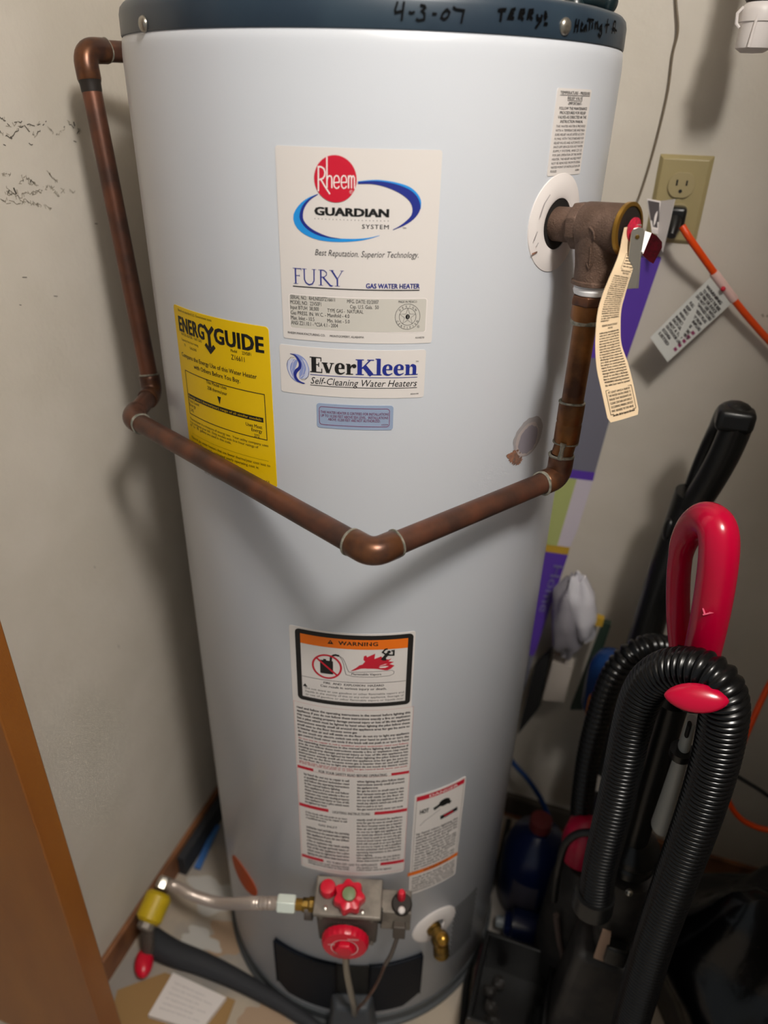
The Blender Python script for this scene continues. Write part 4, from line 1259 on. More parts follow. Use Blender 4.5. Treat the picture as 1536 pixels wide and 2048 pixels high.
def solder(c, d, parent, r_=0.0129, w=0.0022, m_=SOLDER):
    c, d = Vector(c), Vector(d).normalized()
    mb = MB()
    x, y, z = basis(d)
    n_ = 32
    vs = []
    for h, rr in ((-w * .6, r_ - .0018), (-w * .3, r_), (w * .2, r_ + .0001), (w * .6, r_ - .0018)):
        for j in range(n_):
            a = 2 * PI * j / n_
            q = rr + 0.0005 * math.sin(3 * a + c.x * 90) * (1 if rr > r_ - .001 else 0)
            vs.append(c + (x * math.cos(a) + y * math.sin(a)) * q + z * (h + .0006 * math.sin(2 * a + 1)))
    mb.add(vs, [(i * n_ + j, i * n_ + (j + 1) % n_, (i + 1) * n_ + (j + 1) % n_, (i + 1) * n_ + j) for i in range(3) for j in range(n_)])
    return mb.build('solder_joint', m_, parent)
dpz = V_(0.048, 0, -0.051)
E0 = Vector((dpz.x, dpz.y, 1.081)) + Vector((-0.002, -0.002, 0))
E1 = Vector((0.1365,-0.3609,1.081))
E2 = Vector((-0.2414,-0.1871,1.084))
E3 = Vector((-0.2681,-0.1042,1.084))
E4 = Vector((-0.322,-0.0699,1.4701))
E5 = Vector((-0.262, 0.140, E4.z + 0.004))
dpipe = thing('discharge_pipe', 'aged copper relief pipe bent in a wide V across the front of the heater', 'pipe', tuple(E1 - Vector((0, 0, 0.013))))
MB().lathe(dpz + u_ * 0.001, -u_, [(0.0140, 0), (0.0152, 0.0008), (0.0150, 0.0020), (0.0160, 0.0028), (0.0157, 0.0042), (0.0163, 0.0052), (0.0158, 0.0068), (0.0150, 0.0090), (0.013, 0.0100)], 32).build('thread_tape', WBRIGHT, dpipe)['label'] = 'white thread tape'
MB().lathe(dpz - u_ * 0.0085, -u_, [(0.0135, 0), (0.0165, 0.0006), (0.0172, 0.0050), (0.0172, 0.0095), (0.0150, 0.0098)], 6).build('adapter_nut', COPPER2, dpipe, bevel=0.0012)
MB().lathe(dpz - u_ * 0.0180, -u_, [(0.0150, 0), (0.0150, 0.012), (0.0140, 0.0150)], 32).build('adapter_sleeve', COPPERH, dpipe)
solder(dpz - u_ * 0.0335, u_, dpipe, 0.0140, 0.006)
pipe(dpz - u_ * 0.034, dpz - u_ * 0.118, dpipe, COPPERH)
cpl = dpz - u_ * 0.139
MB().lathe(dpz - u_ * 0.117, -u_, [(0.0124, 0), (0.0132, 0.0012), (0.0132, 0.0200), (0.0127, 0.0214), (0.0127, 0.0226), (0.0132, 0.0240), (0.0132, 0.0425), (0.0124, 0.044)], 32).build('coupling', COPPERH, dpipe)
solder(dpz - u_ * 0.1165, u_, dpipe, 0.0134, 0.002)
solder(dpz - u_ * 0.1610, u_, dpipe, 0.0134, 0.002)
top0 = E0 + Vector((0, 0, 0.026))
pipe(dpz - u_ * 0.161, top0, dpipe, COPPERH)
mb = MB().tube([dpz - u_ * 0.158 + frame_at(20)[1] * .0125 - frame_at(20)[0] * .006, dpz - u_ * 0.166 + frame_at(20)[1] * .0122 - frame_at(20)[0] * .0065, dpz - u_ * 0.176 + frame_at(20)[1] * .0118 - frame_at(20)[0] * .0070], [0.0034, 0.0022, 0.0032], 10)
mb.build('solder_drip', SOLDER, dpipe)
dA = (E1 - E0).normalized(); dB = (E2 - E1).normalized(); dC = (E3 - E2).normalized(); dD = (E4 - E3).normalized(); dE_ = (E5 - E4).normalized()
elbow('elbow', E0, (0, 0, 1), dA, COPPER2, dpipe)
solder(top0, (0, 0, 1), dpipe, 0.0137, .0026)
solder(E0 + dA * .027, dA, dpipe, 0.0134, .0024)
pipe(E0 + dA * .022, E1 - dA * .022, dpipe)
elbow('elbow', E1, -dA, dB, COPPER2, dpipe)
solder(E1 - dA * .027, dA, dpipe, 0.0134, .0026)
solder(E1 + dB * .027, dB, dpipe, 0.0134, .0026)
pipe(E1 + dB * .022, E2 - dB * .022, dpipe)
elbow('elbow', E2, -dB, dC, COPPER, dpipe, arm=.022, bend=.016)
solder(E2 - dB * .023, dB, dpipe, 0.0131, .0022)
elbow('elbow', E3, -dC, dD, COPPER2, dpipe, arm=.024, bend=.016)
pipe(E2 + dC * .018, E3 - dC * .018, dpipe)
solder(E3 + dD * .025, dD, dpipe, 0.0132, .002)
pipe(E3 + dD * .022, E4 - dD * .022, dpipe)
elbow('elbow', E4, -dD, dE_, COPPER2, dpipe, arm=.030, bend=.016)
MB().lathe(E4 - dD * .030, -dD, [(0.0128, 0), (0.0118, 0.003), (0.0115, 0.010), (0.0111, 0.012)], 28).build('flux_stain', FLUXD, dpipe)
pipe(E4 + dE_ * .022, E5, dpipe)
solder(E4 + dE_ * .030, dE_, dpipe, 0.0131, .002)

# ============================================================ gas control valve, flexible line, drain
def G(dt, r_, z):
    return cp(16.0, r_, z, dt)
gt, ge, gu = frame_at(16.0)
gv = thing('gas_control_valve', 'grey metal gas control box with red knobs above the dark burner door', 'gas valve', tuple(G(0, .29, .335)))
mb = MB()
mb.hexa([G(-.043, .255, .335), G(.043, .255, .335), G(.043, .300, .332), G(-.043, .300, .332)], [G(-.046, .255, .425), G(.046, .255, .425), G(.046, .306, .413), G(-.046, .306, .413)])
mb.build('valve_box', GREYD, gv, bevel=0.004)
MB().hexa([G(-.049, .258, .420), G(.049, .258, .420), G(.049, .311, .408), G(-.049, .311, .408)], [G(-.049, .258, .427), G(.049, .258, .427), G(.049, .311, .415), G(-.049, .311, .415)]).build('top_plate', GREYM, gv, bevel=0.002)
tn = (gu + ge * .22).normalized()
def lobed(c, ax, r0, amp, nl, h, name, m, parent, n_=72):
    x, y, z = basis(ax)
    c = Vector(c)
    vs = []
    prof = [(0.86, 0), (1.0, .15), (1.0, .6), (.92, .9), (.55, 1.0), (.5, .85)]
    for f, hh in prof:
        for j in range(n_):
            a = 2 * PI * j / n_
            r_ = r0 * f + (amp * math.cos(nl * a) if f > .8 else 0)
            vs.append(c + (x * math.cos(a) + y * math.sin(a)) * r_ + z * h * hh)
    fs = [(i * n_ + j, i * n_ + (j + 1) % n_, (i + 1) * n_ + (j + 1) % n_, (i + 1) * n_ + j) for i in range(len(prof) - 1) for j in range(n_)]
    fs += [tuple(reversed(range(n_))), tuple((len(prof) - 1) * n_ + j for j in range(n_))]
    return MB().add(vs, fs).build(name, m, parent)
kb = lobed(G(.002, .290, .422), tn, .0215, .0022, 7, .021, 'control_knob', RED, gv)
MB().lathe(G(.002, .290, .422) + tn * .015, tn, [(0.0095, 0), (0.0095, .008), (0.007, .0095), (0, .0098)], 28).build('knob_centre', GREEN, kb)['label'] = 'grey green centre of the knob'
MB().lathe(G(-.030, .280, .424), tn, [(0.0115, 0), (0.0115, .014), (0.010, .0165), (0.005, .0175), (0, .0176)], 30).build('pilot_button', RED, gv)
for q in ((-.032, .302), (.022, .304), (-.006, .307)):
    MB().lathe(G(q[0], q[1], .417), tn, [(0.0036, 0), (0.0036, .0015), (0.002, .0025), (0, .0027)], 14).build('screw', NICKEL, gv)
for q in ((-.038, .400), (-.034, .345), (.036, .400), (.036, .343)):
    MB().lathe(G(q[0], .3045, q[1]), ge, [(0.0034, 0), (0.0034, .002), (0.002, .003), (0, .0031)], 14).build('screw', GREYM, gv)
# brushed panel with a faint maker's mark, and the temperature dial
p = Print()
p.text('CAUTION', (-.020, .388, .016, .007), 0, bold=.02)
p.text('GAS CONTROL', (-.026, .377, .024, .004), 0)
mb = MB(); mb.add([G(a, .3035 + (b - .335) * .06, b) for a, b, l in p.v], p.f)
mb.build('casting_mark', GREYM, gv)
MB().lathe(G(-.002, .302, .358), ge, [(0.024, 0), (0.024, .004), (0.020, .006)], 36).build('dial_plate', NICKEL, gv)
dl = lobed(G(-.002, .306, .356), ge, .0345, .0004, 24, .016, 'temperature_dial', RED, gv, 96)
dl['label'] = 'large red temperature dial on the front'
MB().lathe(G(-.002, .318, .356), ge, [(0.0150, 0), (0.0150, .009), (0.012, .011), (0, .011)], 6).build('dial_grip', RED, dl, bevel=.001)
p = Print()
p.text('WARM', (.004, .020, .020, .0042), 0, bold=.03)
p.text('HOT', (-.024, .004, -.014, .0042), 0, bold=.03)
p.ring((0, 0), .020, .020, .0009, 0, 0)
mb = MB(); dc = G(-.002, .3222, .356)
mb.add([dc + gt * a + gu * b for a, b, l in p.v], p.f)
mb.build('dial_lettering', INKW, dl)
# igniter bracket on the right
MB().hexa([G(.048, .268, .375), G(.092, .268, .375), G(.092, .300, .372), G(.048, .300, .372)], [G(.048, .268, .420), G(.092, .268, .420), G(.092, .300, .414), G(.048, .300, .414)]).build('igniter_bracket', GREYM, gv, bevel=.002)
ig = MB().lathe(G(.078, .288, .414), tn, [(0.0150, 0), (0.0150, .006), (0.013, .008), (0, .008)], 30).build('igniter_base', FLUXD, gv)
MB().lathe(G(.077, .282, .421), tn, [(0.0058, 0), (0.0058, .020), (0.004, .024), (0, .0245)], 20).build('igniter_button', RED, ig)['label'] = 'small red igniter button'
MB().lathe(G(.078, .300, .420), tn, [(0.0050, 0), (0.0050, .004), (0.003, .006), (0, .0062)], 16).build('cable_post', WPLAS, ig)
MB().box(G(.048, .290, .400), (0.006, 0.02, 0.03), (gt, ge, gu)).build('gap_strip', HOLE, gv)
MB().box(G(.076, .304, .380), (0.018, 0.012, 0.028), (gt, ge, gu)).build('thermocouple_block', GREYD, gv, bevel=.002)
MB().tube(catmull([G(.074, .308, .368), G(.066, .318, .34), G(.058, .322, .32)], 5), .0032, 12).build('thermocouple_sheath', GREYD, gv)
MB().tube(catmull([G(.058, .322, .32), G(.046, .325, .27), G(.030, .318, .21), G(.018, .300, .15), G(.012, .285, .10)], 6), .0026, 12).build('thermocouple_lead', COPPER, gv)
MB().tube(catmull([G(-.004, .300, .335), G(.000, .312, .28), G(.006, .312, .22), G(.010, .298, .15), G(.010, .285, .10)], 6), .0052, 14).build('burner_tube', STEEL, gv)
MB().lathe(G(-.046, .284, .392), -gt, [(0.0125, 0), (0.0125, .012), (0.0105, .013), (0.0105, .022)], 8).build('inlet_fitting', BRASSD, gv, bevel=.0006)
MB().lathe(G(-.052, .286, .384), -gt, [(0.014, 0), (0.014, .012), (0, .0125)], 20).build('inlet_boss', GREYD, gv)

fx = thing('gas_connector', 'corrugated metal gas line from the yellow wall valve to the control box', 'hose', tuple(G(-.2, .3, .33)))
MB().lathe(G(-.066, .284, .392), -gt, [(0.0085, 0), (0.0085, .014), (0.007, .016)], 20).build('brass_tail', BRASS, fx)
MB().lathe(G(-.078, .284, .392), -gt, [(0.0125, 0), (0.0145, .002), (0.0145, .026), (0.0115, .028)], 6).build('flare_nut', NUTW, fx, bevel=.0015)['label'] = 'pale coated nut'
F0 = G(-.104, .284, .392)
F3 = Vector((-0.325,-0.1972,0.1342))
path = catmull([F0, F0 - gt * .035 + Vector((0, 0, -.004)), (-0.1664,-0.2495,0.2341), (-0.2409,-0.2266,0.1824), tuple(F3 + Vector((.03, -.004, .006))), tuple(F3)], 12)
path = resample(path, .0012)
MB().tube(path, [00.0080 + .0017 * (1 if i % 4 in (1, 2) else 0) for i in range(len(path))], 18).build('corrugated_tube', mat('coated_steel_tube', 'b8aaa0', 0.32, 0.5), fx)
gs = thing('gas_supply_valve', 'yellow-sleeved gas shutoff on a dark riser near the left wall', 'gas valve', (F3.x, F3.y - .06, 0.0))
Yv = Vector((-0.325,-0.2296,0.1185))
MB().lathe(F3 + Vector((0, 0, 0.006)), (Yv - F3), [(0.010, -.006), (0.0125, 0), (0.0125, .014), (0.010, .016)], 8).build('elbow_nut', NICKEL, gs)
dv = (Yv - F3).normalized()
Y2 = Vector((-0.325,-0.2507,0.1087))
MB().lathe(F3 + dv * .018, dv, [(0.0185, 0), (0.0245, .006), (0.0245, .046), (0.0180, .052)], 24).build('yellow_sleeve', YVALVE, gs)['label'] = 'yellow sleeve'
V2 = F3 + dv * .064
MB().tube([V2, V2 + Vector((.0, -.012, -.03)), V2 + Vector((.0, -.02, -V2.z + .02))], .0125, 20).build('riser_pipe', GREYD, gs)
MB().lathe(V2 + Vector((0, 0, .0)), dv, [(0.013, 0), (0.016, .003), (0.016, .016), (0.012, .02)], 8).build('riser_collar', GREYM, gs, bevel=.001)
H1 = Vector((-0.3224,-0.2915,0.028))
MB().tube([V2 + Vector((.006, -.014, -.035)), (V2 + H1) / 2 + Vector((.004, 0, 0)), H1 + Vector((-.002, .02, .004))], .005, 12, flat=(1.6, .7)).build('handle_bar', GREYD, gs)
MB().sphere((0, 0, 0), 1, 20, 12, sc=(.017, .028, .015)).build('handle_grip', RED, gs, origin=Vector((0, 0, 0)))
gg = bpy.data.objects['handle_grip']; gg.location = H1 - ORG[gs.name]; gg.rotation_euler = (0.0, 0.0, rad(28)); gg['label'] = 'red grip'

# drain valve
dv_ = thing('drain_valve', 'small brass drain valve low on the heater front right', 'drain valve', tuple(cp(dp, .29, dz - .05)))
DO = cp(dp, R, dz, -.005)
MB().lathe(DO - ed * .01, ed, [(0.013, 0), (0.013, .018), (0.0105, .019), (0.0105, .026), (0.0135, .027), (0.0150, .033), (0.0135, .040), (0.010, .043)], 28).build('valve_body', BRASSD, dv_)
MB().sphere(DO + ed * .030 + ud * .010, .0105, 20, 12).build('valve_cap', BRASS, dv_)
MB().lathe(DO + ed * .026 - ud * .004, (ed * .18 - ud).normalized(), [(0.0125, 0), (0.0120, .008), (0.0128, .010), (0.0130, .018), (0.0122, .020), (0.0130, .022), (0.0128, .028), (0.0085, .029), (0.0085, .022), (0, .022)], 28).build('hose_spout', BRASSD, dv_)

# ============================================================ on the back wall
YF = YW
op = ((0.3095,0.29,1.3737),(0.38,0.29,1.3755),(0.3851,0.29,1.2619))
OX, OZ = 0.3446, 1.3186
ow, oh = 0.0704, 0.1134
ot = thing('wall_outlet', 'almond duplex wall outlet on the back wall beside the heater', 'outlet', (OX, YF, OZ - oh / 2))
def WY(x, z, d):
    return Vector((x, YF - d, z))
mb = MB()
i_ = .006
mb.hexa([WY(OX - ow / 2, OZ - oh / 2, 0), WY(OX + ow / 2, OZ - oh / 2, 0), WY(OX + ow / 2, OZ + oh / 2, 0), WY(OX - ow / 2, OZ + oh / 2, 0)],
        [WY(OX - ow / 2 + i_, OZ - oh / 2 + i_, .006), WY(OX + ow / 2 - i_, OZ - oh / 2 + i_, .006), WY(OX + ow / 2 - i_, OZ + oh / 2 - i_, .006), WY(OX - ow / 2 + i_, OZ + oh / 2 - i_, .006)])
mb.build('cover_plate', ALMOND, ot, bevel=.0012)
U1 = (0.3476,0.29,1.3403); 
for sz in (1, -1):
    cz = OZ + sz * .0195 * oh / .114
    cx = OX
    poly = []
    for j in range(40):
        a = 2 * PI * j / 40
        poly.append((max(-.0170, min(.0170, .0172 * math.cos(a) * 1.02)), max(-.0158, min(.0158, .0172 * math.sin(a)))))
    rc = MB().prism(poly, WY(cx, cz, .0055), (1, 0, 0), (0, 0, 1), .0035).build('receptacle', ALMONDR, ot, bevel=.0005)
    for sx, h_ in ((-.0063, .0075), (.0063, .0065)):
        MB().box(WY(cx + sx, cz + .003, .0092), (.0022, .0008, h_)).build('slot', HOLE, rc)
    MB().lathe(WY(cx, cz - .0075, .0088), (0, -1, 0), [(0.0024, 0), (0.0024, .0006), (0, .0006)], 16).build('ground_hole', HOLE, rc)
MB().lathe(WY(OX, OZ, .0058), (0, -1, 0), [(0.0032, 0), (0.0030, .0010), (0, .0013)], 16).build('cover_screw', ALMOND, ot)

# orange extension cord with black plug and its two paper flags
cd = thing('extension_cord', 'orange power cord with black plug running down the back wall from the outlet', 'cord', (0.3585,0.29,1.2806))
PC = Vector((OX, YF - .009, OZ - .0195 * oh / .114))
pg = MB().box(PC + Vector((0, -.014, .0)), (.027, .028, .028)).build('plug', BLACK, cd, bevel=.005)
MB().lathe(PC + Vector((0, -.028, -.006)), (-0.05, -.7, -.75), [(0.0095, -.006), (0.0085, .010), (0.006, .020)], 20).build('strain_relief', BLACK, cd)
CP_ = ((0.3549,0.24,1.2919),(0.3667,0.238,1.2785),(0.3885,0.245,1.2554),(0.4197,0.258,1.2227),(0.4544,0.266,1.1881),(0.4884,0.27,1.1578),(0.5092,0.27,1.1402),(0.5572,0.27,1.095),(0.622,0.26,1.0007),(0.6762,0.24,0.8521),(0.6578,0.2,0.7524),(0.6314,0.16,0.6761),(0.6156,0.13,0.6241),(0.6035,0.1,0.5672),(0.5985,0.09,0.5193),(0.5971,0.085,0.4834),(0.6035,0.085,0.4501),(0.6225,0.085,0.4191),(0.6489,0.088,0.3972),(0.6879,0.09,0.3949),(0.7356,0.1,0.4295),(0.8164,0.12,0.3661))
MB().tube(catmull(CP_, 8), .0048, 16).build('cable', CORD, cd)
# flag wrapped round the cord with a long printed end
fl = thing('cord_warning_flag', 'long printed white flag label wrapped on the orange cord', 'tag', (0.3957,0.25,1.168))
WR = ((0.4086,0.255,1.2336),(0.4441,0.264,1.1979))
MB().lathe(WR[0], Vector(WR[1]) - Vector(WR[0]), [(0.0060, 0), (0.0062, .0004), (0.0062, (Vector(WR[1]) - Vector(WR[0])).length), (0.0058, (Vector(WR[1]) - Vector(WR[0])).length)], 20).build('wrapped_part', mat('pink_white_wrap', 'd8b5ae', 0.45), fl)
FC = ((0.4054,0.252,1.2272),(0.4418,0.262,1.1933),(0.374,0.228,1.1104),(0.3434,0.222,1.1441))
def printed_sheet(name, C4, base, parent, items, t=0.0006, mats=None):
    c = [Vector(q) for q in C4]
    def fn(u, v, l=0):
        q = (c[0].lerp(c[1], u)).lerp(c[3].lerp(c[2], u), v)
        nn = (c[1] - c[0]).cross(c[3] - c[0]).normalized()
        if nn.dot(CAM_POS - q) < 0: nn = -nn
        return q + nn * (.00012 * l + math.sin(PI * v) * .0)
    mb = plate(C4, t)
    p = Print()
    items(p)
    b0_ = len(mb.v)
    mb.v += [fn(a, b, 1 + l) for a, b, l in p.v]
    mb.f += [tuple(i + b0_ for i in f) for f in p.f]
    mb.m += [i + 1 for i in p.m]
    return mb.build(name, [base] + (mats or [INKG, SMUDGE, INKM]), parent)
def it1(p):
    # rows run across the flag, stacked along its length
    for i, (v, u0, u1) in enumerate([(.08, .1, .8), (.14, .12, .92), (.19, .1, .9), (.24, .1, .95), (.29, .3, .95), (.35, .1, .9), (.41, .1, .85), (.46, .1, .95), (.52, .1, .7), (.58, .1, .8), (.63, .1, .9), (.69, .1, .75), (.74, .1, .85), (.80, .1, .5), (.86, .1, .6)]):
        s_ = ['WARNING', 'TO REDUCE THE RISK', 'OF FIRE OR SHOCK', 'DO NOT USE WITH', 'DAMAGED CORD', 'FULLY INSERT PLUG', 'KEEP AWAY FROM', 'WATER. UNPLUG', 'WHEN NOT IN USE', 'INSPECT BEFORE', 'EACH USE. THIS IS', 'NOT A TOY', 'OUTDOOR USE', 'E123456', 'LISTED'][i]
        p.text(s_, (u0, -v - .03, u1, .036), 0, bold=.09)
    for v in (.55, .62, .69, .76, .83):
        p.rect(.80, .92, -v - .025, -v + .015, 2, 2)
def flipped(items):
    def f(p):
        q = Print(); items(q)
        p.v += [(a, -b, l) for a, b, l in q.v]; p.f += q.f; p.m += q.m
    return f
printed_sheet('printed_end', FC, mat('flag_white', 'c9c9c4', 0.4), fl, flipped(it1))
MB().sphere(Vector((0.4252,0.25,1.214)), .0034, 14, 8).build('red_dot', INKR, fl)
# upright folded flag in front of the outlet
ff = thing('folded_flag', 'small folded white flag with a black square standing against the outlet', 'tag', (0.3405,0.24,1.2568))
FA = ((0.3041,0.225,1.3244),(0.3216,0.235,1.3214),(0.3282,0.235,1.2793),(0.3187,0.225,1.2825))
FB = ((0.3216,0.235,1.3214),(0.3387,0.215,1.3268),(0.3369,0.222,1.2594),(0.3244,0.235,1.279))
def it2(p):
    p.rect(.04, .92, -.62, -.05, 0, 2)
    p.rect(.2, .75, -.80, -.55, 0, 2)
    for i in range(3): p.text('CAUTION UNPLUG', (.1, -.90 - i * .045, .9, .02), 1, bold=.03)
printed_sheet('front_leaf', FA, WPLAS, ff, flipped(it2))
printed_sheet('back_leaf', FB, WPLAS, ff, flipped(lambda p: None))
# thin wire on the wall
tag(MB().tube(catmull(((0.2874,0.286,1.576),(0.2938,0.286,1.5457),(0.3028,0.284,1.5145),(0.3018,0.286,1.4879),(0.3043,0.286,1.4493),(0.3024,0.286,1.403),(0.2978,0.286,1.3543),(0.2919,0.285,1.316),(0.2856,0.284,1.2994)), 8), .0014, 10).build('thin_wire', WIRE), 'thin brownish wire running down the back wall left of the outlet', 'wire')
# white plastic fitting hanging at the top right
pf = thing('pipe_fitting', 'white plastic pipe fitting with dark pipe above at the top right', 'pipe', (0.3877,0.1656,1.4965))
Fc = Vector((0.3867,0.174,1.511))
MB().lathe(Fc + Vector((0, 0, -.022)), (0, 0, 1), [(0.012, -.004), (0.0185, 0), (0.0190, .002), (0.0190, .024), (0.0205, .0245), (0.0210, .034), (0.0190, .040), (0.0150, .044)], 32).build('fitting_body', WPLAS, pf)
MB().tube([Fc + Vector((-.019, -.006, .016)), Fc + Vector((-.024, -.006, .010)), Fc + Vector((-.023, -.006, .001)), Fc + Vector((-.019, -.006, -.003))], .0018, 8).build('retaining_clip', WPLAS, pf)
MB().tube([Fc + Vector((-.004, -.019, .008)), Fc + Vector((-.006, -.0205, -.022))], .0016, 8).build('fitting_rib', WPLAS, pf)
MB().lathe(Fc + Vector((0, 0, .021)), (0, 0, 1), [(0.0175, 0), (0.0190, .002), (0.0190, .022), (0.0150, .026), (0.0140, .10), (0.0140, .5)], 28).build('dark_pipe', mat('dark_brown_pipe', '2a1813', 0.4, 0.3), pf)

# ============================================================ things leaning behind the heater on the right
# tall slim printed carton
bx = thing('slim_carton', 'tall slim carton, purple above and below, leaning behind the heater', 'carton', (0.2547,0.24,0.4911))
RE = ((0.3376,0.27,1.2431),(0.3173,0.262,1.0945),(0.3029,0.255,0.9066),(0.3022,0.255,0.8908),(0.2919,0.251,0.7964),(0.2848,0.25,0.7598),(0.2837,0.25,0.744),(0.2546,0.244,0.5102),(0.2462,0.242,0.4221))
LW = 0.085
secs = [('upper_panel', PURP), ('grey_panel', GREYC), ('purple_band', PURP), ('pale_panel', LILAC), ('pale_panel', LILAC), ('ochre_band', OCHRE), ('lower_panel', PURP), ('bottom_panel', GREYC)]
dirx = Vector((-1, -.10, 0)).normalized()
for i, (nm, mm) in enumerate(secs):
    a, b = Vector(RE[i]), Vector(RE[i + 1])
    back = Vector((0, .018, 0))
    MB().hexa([b + dirx * LW, b, b + back, b + dirx * LW + back], [a + dirx * LW, a, a + back, a + dirx * LW + back]).build(nm, mm, bx)
mb = MB()
a, b = Vector(RE[3]), Vector(RE[5])
q = [a + dirx * .026, a + dirx * .060, b + dirx * .056, b + dirx * .022]
plate([v + Vector((0, -.0012, 0)) for v in q], .001, 0, mb).build('lime_strip', LIME, bx)
a, b = Vector(RE[6]), Vector(RE[7])
p = Print()
p.text('Home', (0.22, .012, .72, .016), 0, bold=.01)
mb = MB()
ax_ = (b - a)
for (s_, t_, l) in p.v:
    pass
mb.add([a + ax_ * s_ * .9 - ax_ * .1 + dirx * (.030 - t_) + Vector((0, -.002, 0)) for s_, t_, l in p.v], p.f)
mb.build('carton_lettering', mat('carton_print', '8d86b4', 0.5), bx)

# clear bag of white goods
bg = MB()
C0 = Vector((0.3113,0.215,0.6673))
def lump(c, rx, ry, rz, seed, n_=24, k_=14, tilt=0):
    rnd = random.Random(seed)
    ph = [rnd.uniform(0, 6.28) for _ in range(6)]
    vs = []
    for i in range(k_ + 1):
        for j in range(n_):
            th, fi = PI * i / k_, 2 * PI * j / n_
            d = 1 + .10 * math.sin(3 * fi + ph[0] + 2 * th) + .07 * math.sin(5 * fi + ph[1]) * math.sin(th * 3 + ph[2]) + .05 * math.sin(9 * th + ph[3])
            v = Vector((rx * d * math.sin(th) * math.cos(fi), ry * d * math.sin(th) * math.sin(fi), rz * d * math.cos(th)))
            v.rotate(Matrix.Rotation(tilt, 3, 'Y'))
            vs.append(c + v)
    return vs, [(i * n_ + j, (i + 1) * n_ + j, (i + 1) * n_ + (j + 1) % n_, i * n_ + (j + 1) % n_) for i in range(k_) for j in range(n_)]
bgt = thing('plastic_bag', 'crumpled clear white plastic bag hanging right of the purple carton', 'bag', tuple(C0 - Vector((0, 0, .12))))
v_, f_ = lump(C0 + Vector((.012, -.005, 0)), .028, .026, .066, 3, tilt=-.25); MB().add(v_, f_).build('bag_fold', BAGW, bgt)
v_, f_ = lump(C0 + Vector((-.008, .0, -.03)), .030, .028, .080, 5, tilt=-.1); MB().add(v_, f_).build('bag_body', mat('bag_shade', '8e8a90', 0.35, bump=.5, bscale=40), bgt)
W0 = ((0.3617,0.2,0.6539),(0.3762,0.2,0.6526),(0.36,0.2,0.4475),(0.3381,0.2,0.4398))
tag(plate(W0, .012).build('green_packet', mat('dark_green_card', '26352a', 0.5)), 'dark green packet edge leaning right of the crumpled bag', 'packet')
W1 = ((0.3433,0.198,0.6643),(0.3631,0.198,0.6612),(0.3624,0.198,0.6458),(0.3423,0.198,0.6444))
tag(plate(W1, .012).build('yellow_cap', OCHRE), 'dull yellow cap at the top of the green packet', 'cap')
W2 = ((0.2909,0.225,0.521),(0.3278,0.225,0.5205),(0.325,0.215,0.4406),(0.2852,0.215,0.4333))
tag(plate(W2, .03).build('white_carton', mat('pale_card', 'b3aaa0', 0.6)), 'small pale carton below the crumpled bag', 'carton')
W3 = ((0.2599,0.23,0.501),(0.2823,0.23,0.5446),(0.2792,0.215,0.405),(0.2492,0.215,0.326))
tag(plate(W3, .02).build('dark_board_piece', DARKB), 'dark panel leaning under the purple carton', 'panel')

# blue bottle with orange handle behind the hoses
bb_ = thing('blue_bottle', 'glossy blue bottle with rounded shoulder behind the rear hose', 'bottle', (0.3917,0.14,0.4785))
bo = Vector((0.386,0.15,0.6159))
MB().lathe(bo + Vector((0, 0, -.11)), (0, 0, 1), [(0.030, 0), (0.034, .01), (0.034, .085), (0.031, .105), (0.022, .122), (0.010, .130), (0, .132)], 36).build('bottle_body', BLUEP, bb_)
hb = ((0.3729,0.12,0.5613),(0.368,0.12,0.5505),(0.3681,0.12,0.5191),(0.37,0.12,0.496))
MB().tube(catmull(hb, 4), [.004, .005, .006, .0065, .0065, .006, .006, .006, .006, .0055, .005, .0045, .004], 12).build('bottle_handle', mat('orange_handle', 'b96a0c', 0.45), bb_)

# blue tube and clutter in the shade at the foot of the wall
tag(MB().tube(catmull(((0.2301,0.24,0.2426),(0.2506,0.23,0.2268),(0.2832,0.22,0.2057),(0.3148,0.21,0.1738),(0.3432,0.2,0.1278)), 6), .0055, 14).build('blue_tube', BLUEP), 'thin blue tube curving down behind the heater base', 'hose')
bl_ = ((0.2091,0.3217,0.05),(0.3632,0.2915,0.05))
tag(MB().box(Vector((0.2858,0.2839,0.05)) + Vector((0, 0, -.005)), (.22, .02, .05)).build('dark_board', mat('dark_board', '3a322a', 0.7)), 'short dark board lying at the foot of the back wall', 'board')
lb = thing('blue_jug', 'dark blue jug with pale label and red cap beside the heater base', 'jug', (0.3441,0.0665,0))
J0 = Vector((0.3254,0.1018,0.03))
MB().lathe(J0 + Vector((0, 0, -.03)), (0, 0, 1), [(0.058, 0), (0.062, .012), (0.062, .15), (0.050, .19), (0.020, .21), (0.018, .225), (0, .225)], 36).build('jug_body', BLUED, lb)
MB().lathe(J0 + Vector((0, 0, .190)), (0, 0, 1), [(0.021, 0), (0.021, .022), (0, .023)], 24).build('jug_cap', mat('dull_red_cap', '6b2424', 0.5), lb)
lq = frame_at(25)
mb = MB()
for i in range(8):
    a0, a1 = rad(-120 + i * 6), rad(-114 + i * 6)
    mb.add([J0 + Vector((.0625 * math.cos(a0), .0625 * math.sin(a0), .01)), J0 + Vector((.0625 * math.cos(a1), .0625 * math.sin(a1), .01)), J0 + Vector((.0625 * math.cos(a1), .0625 * math.sin(a1), .09)), J0 + Vector((.0625 * math.cos(a0), .0625 * math.sin(a0), .09))], [(0, 1, 2, 3)])
mb.build('jug_label', mat('jug_paper', '55505c', 0.6), lb)
sb = thing('blue_spray_can', 'glossy dark blue can lying in front of the blue jug', 'can', (0.3383,0.0109,0))
BLUEP = BLUED
S0 = Vector((0.3577,0.0151,0.035))
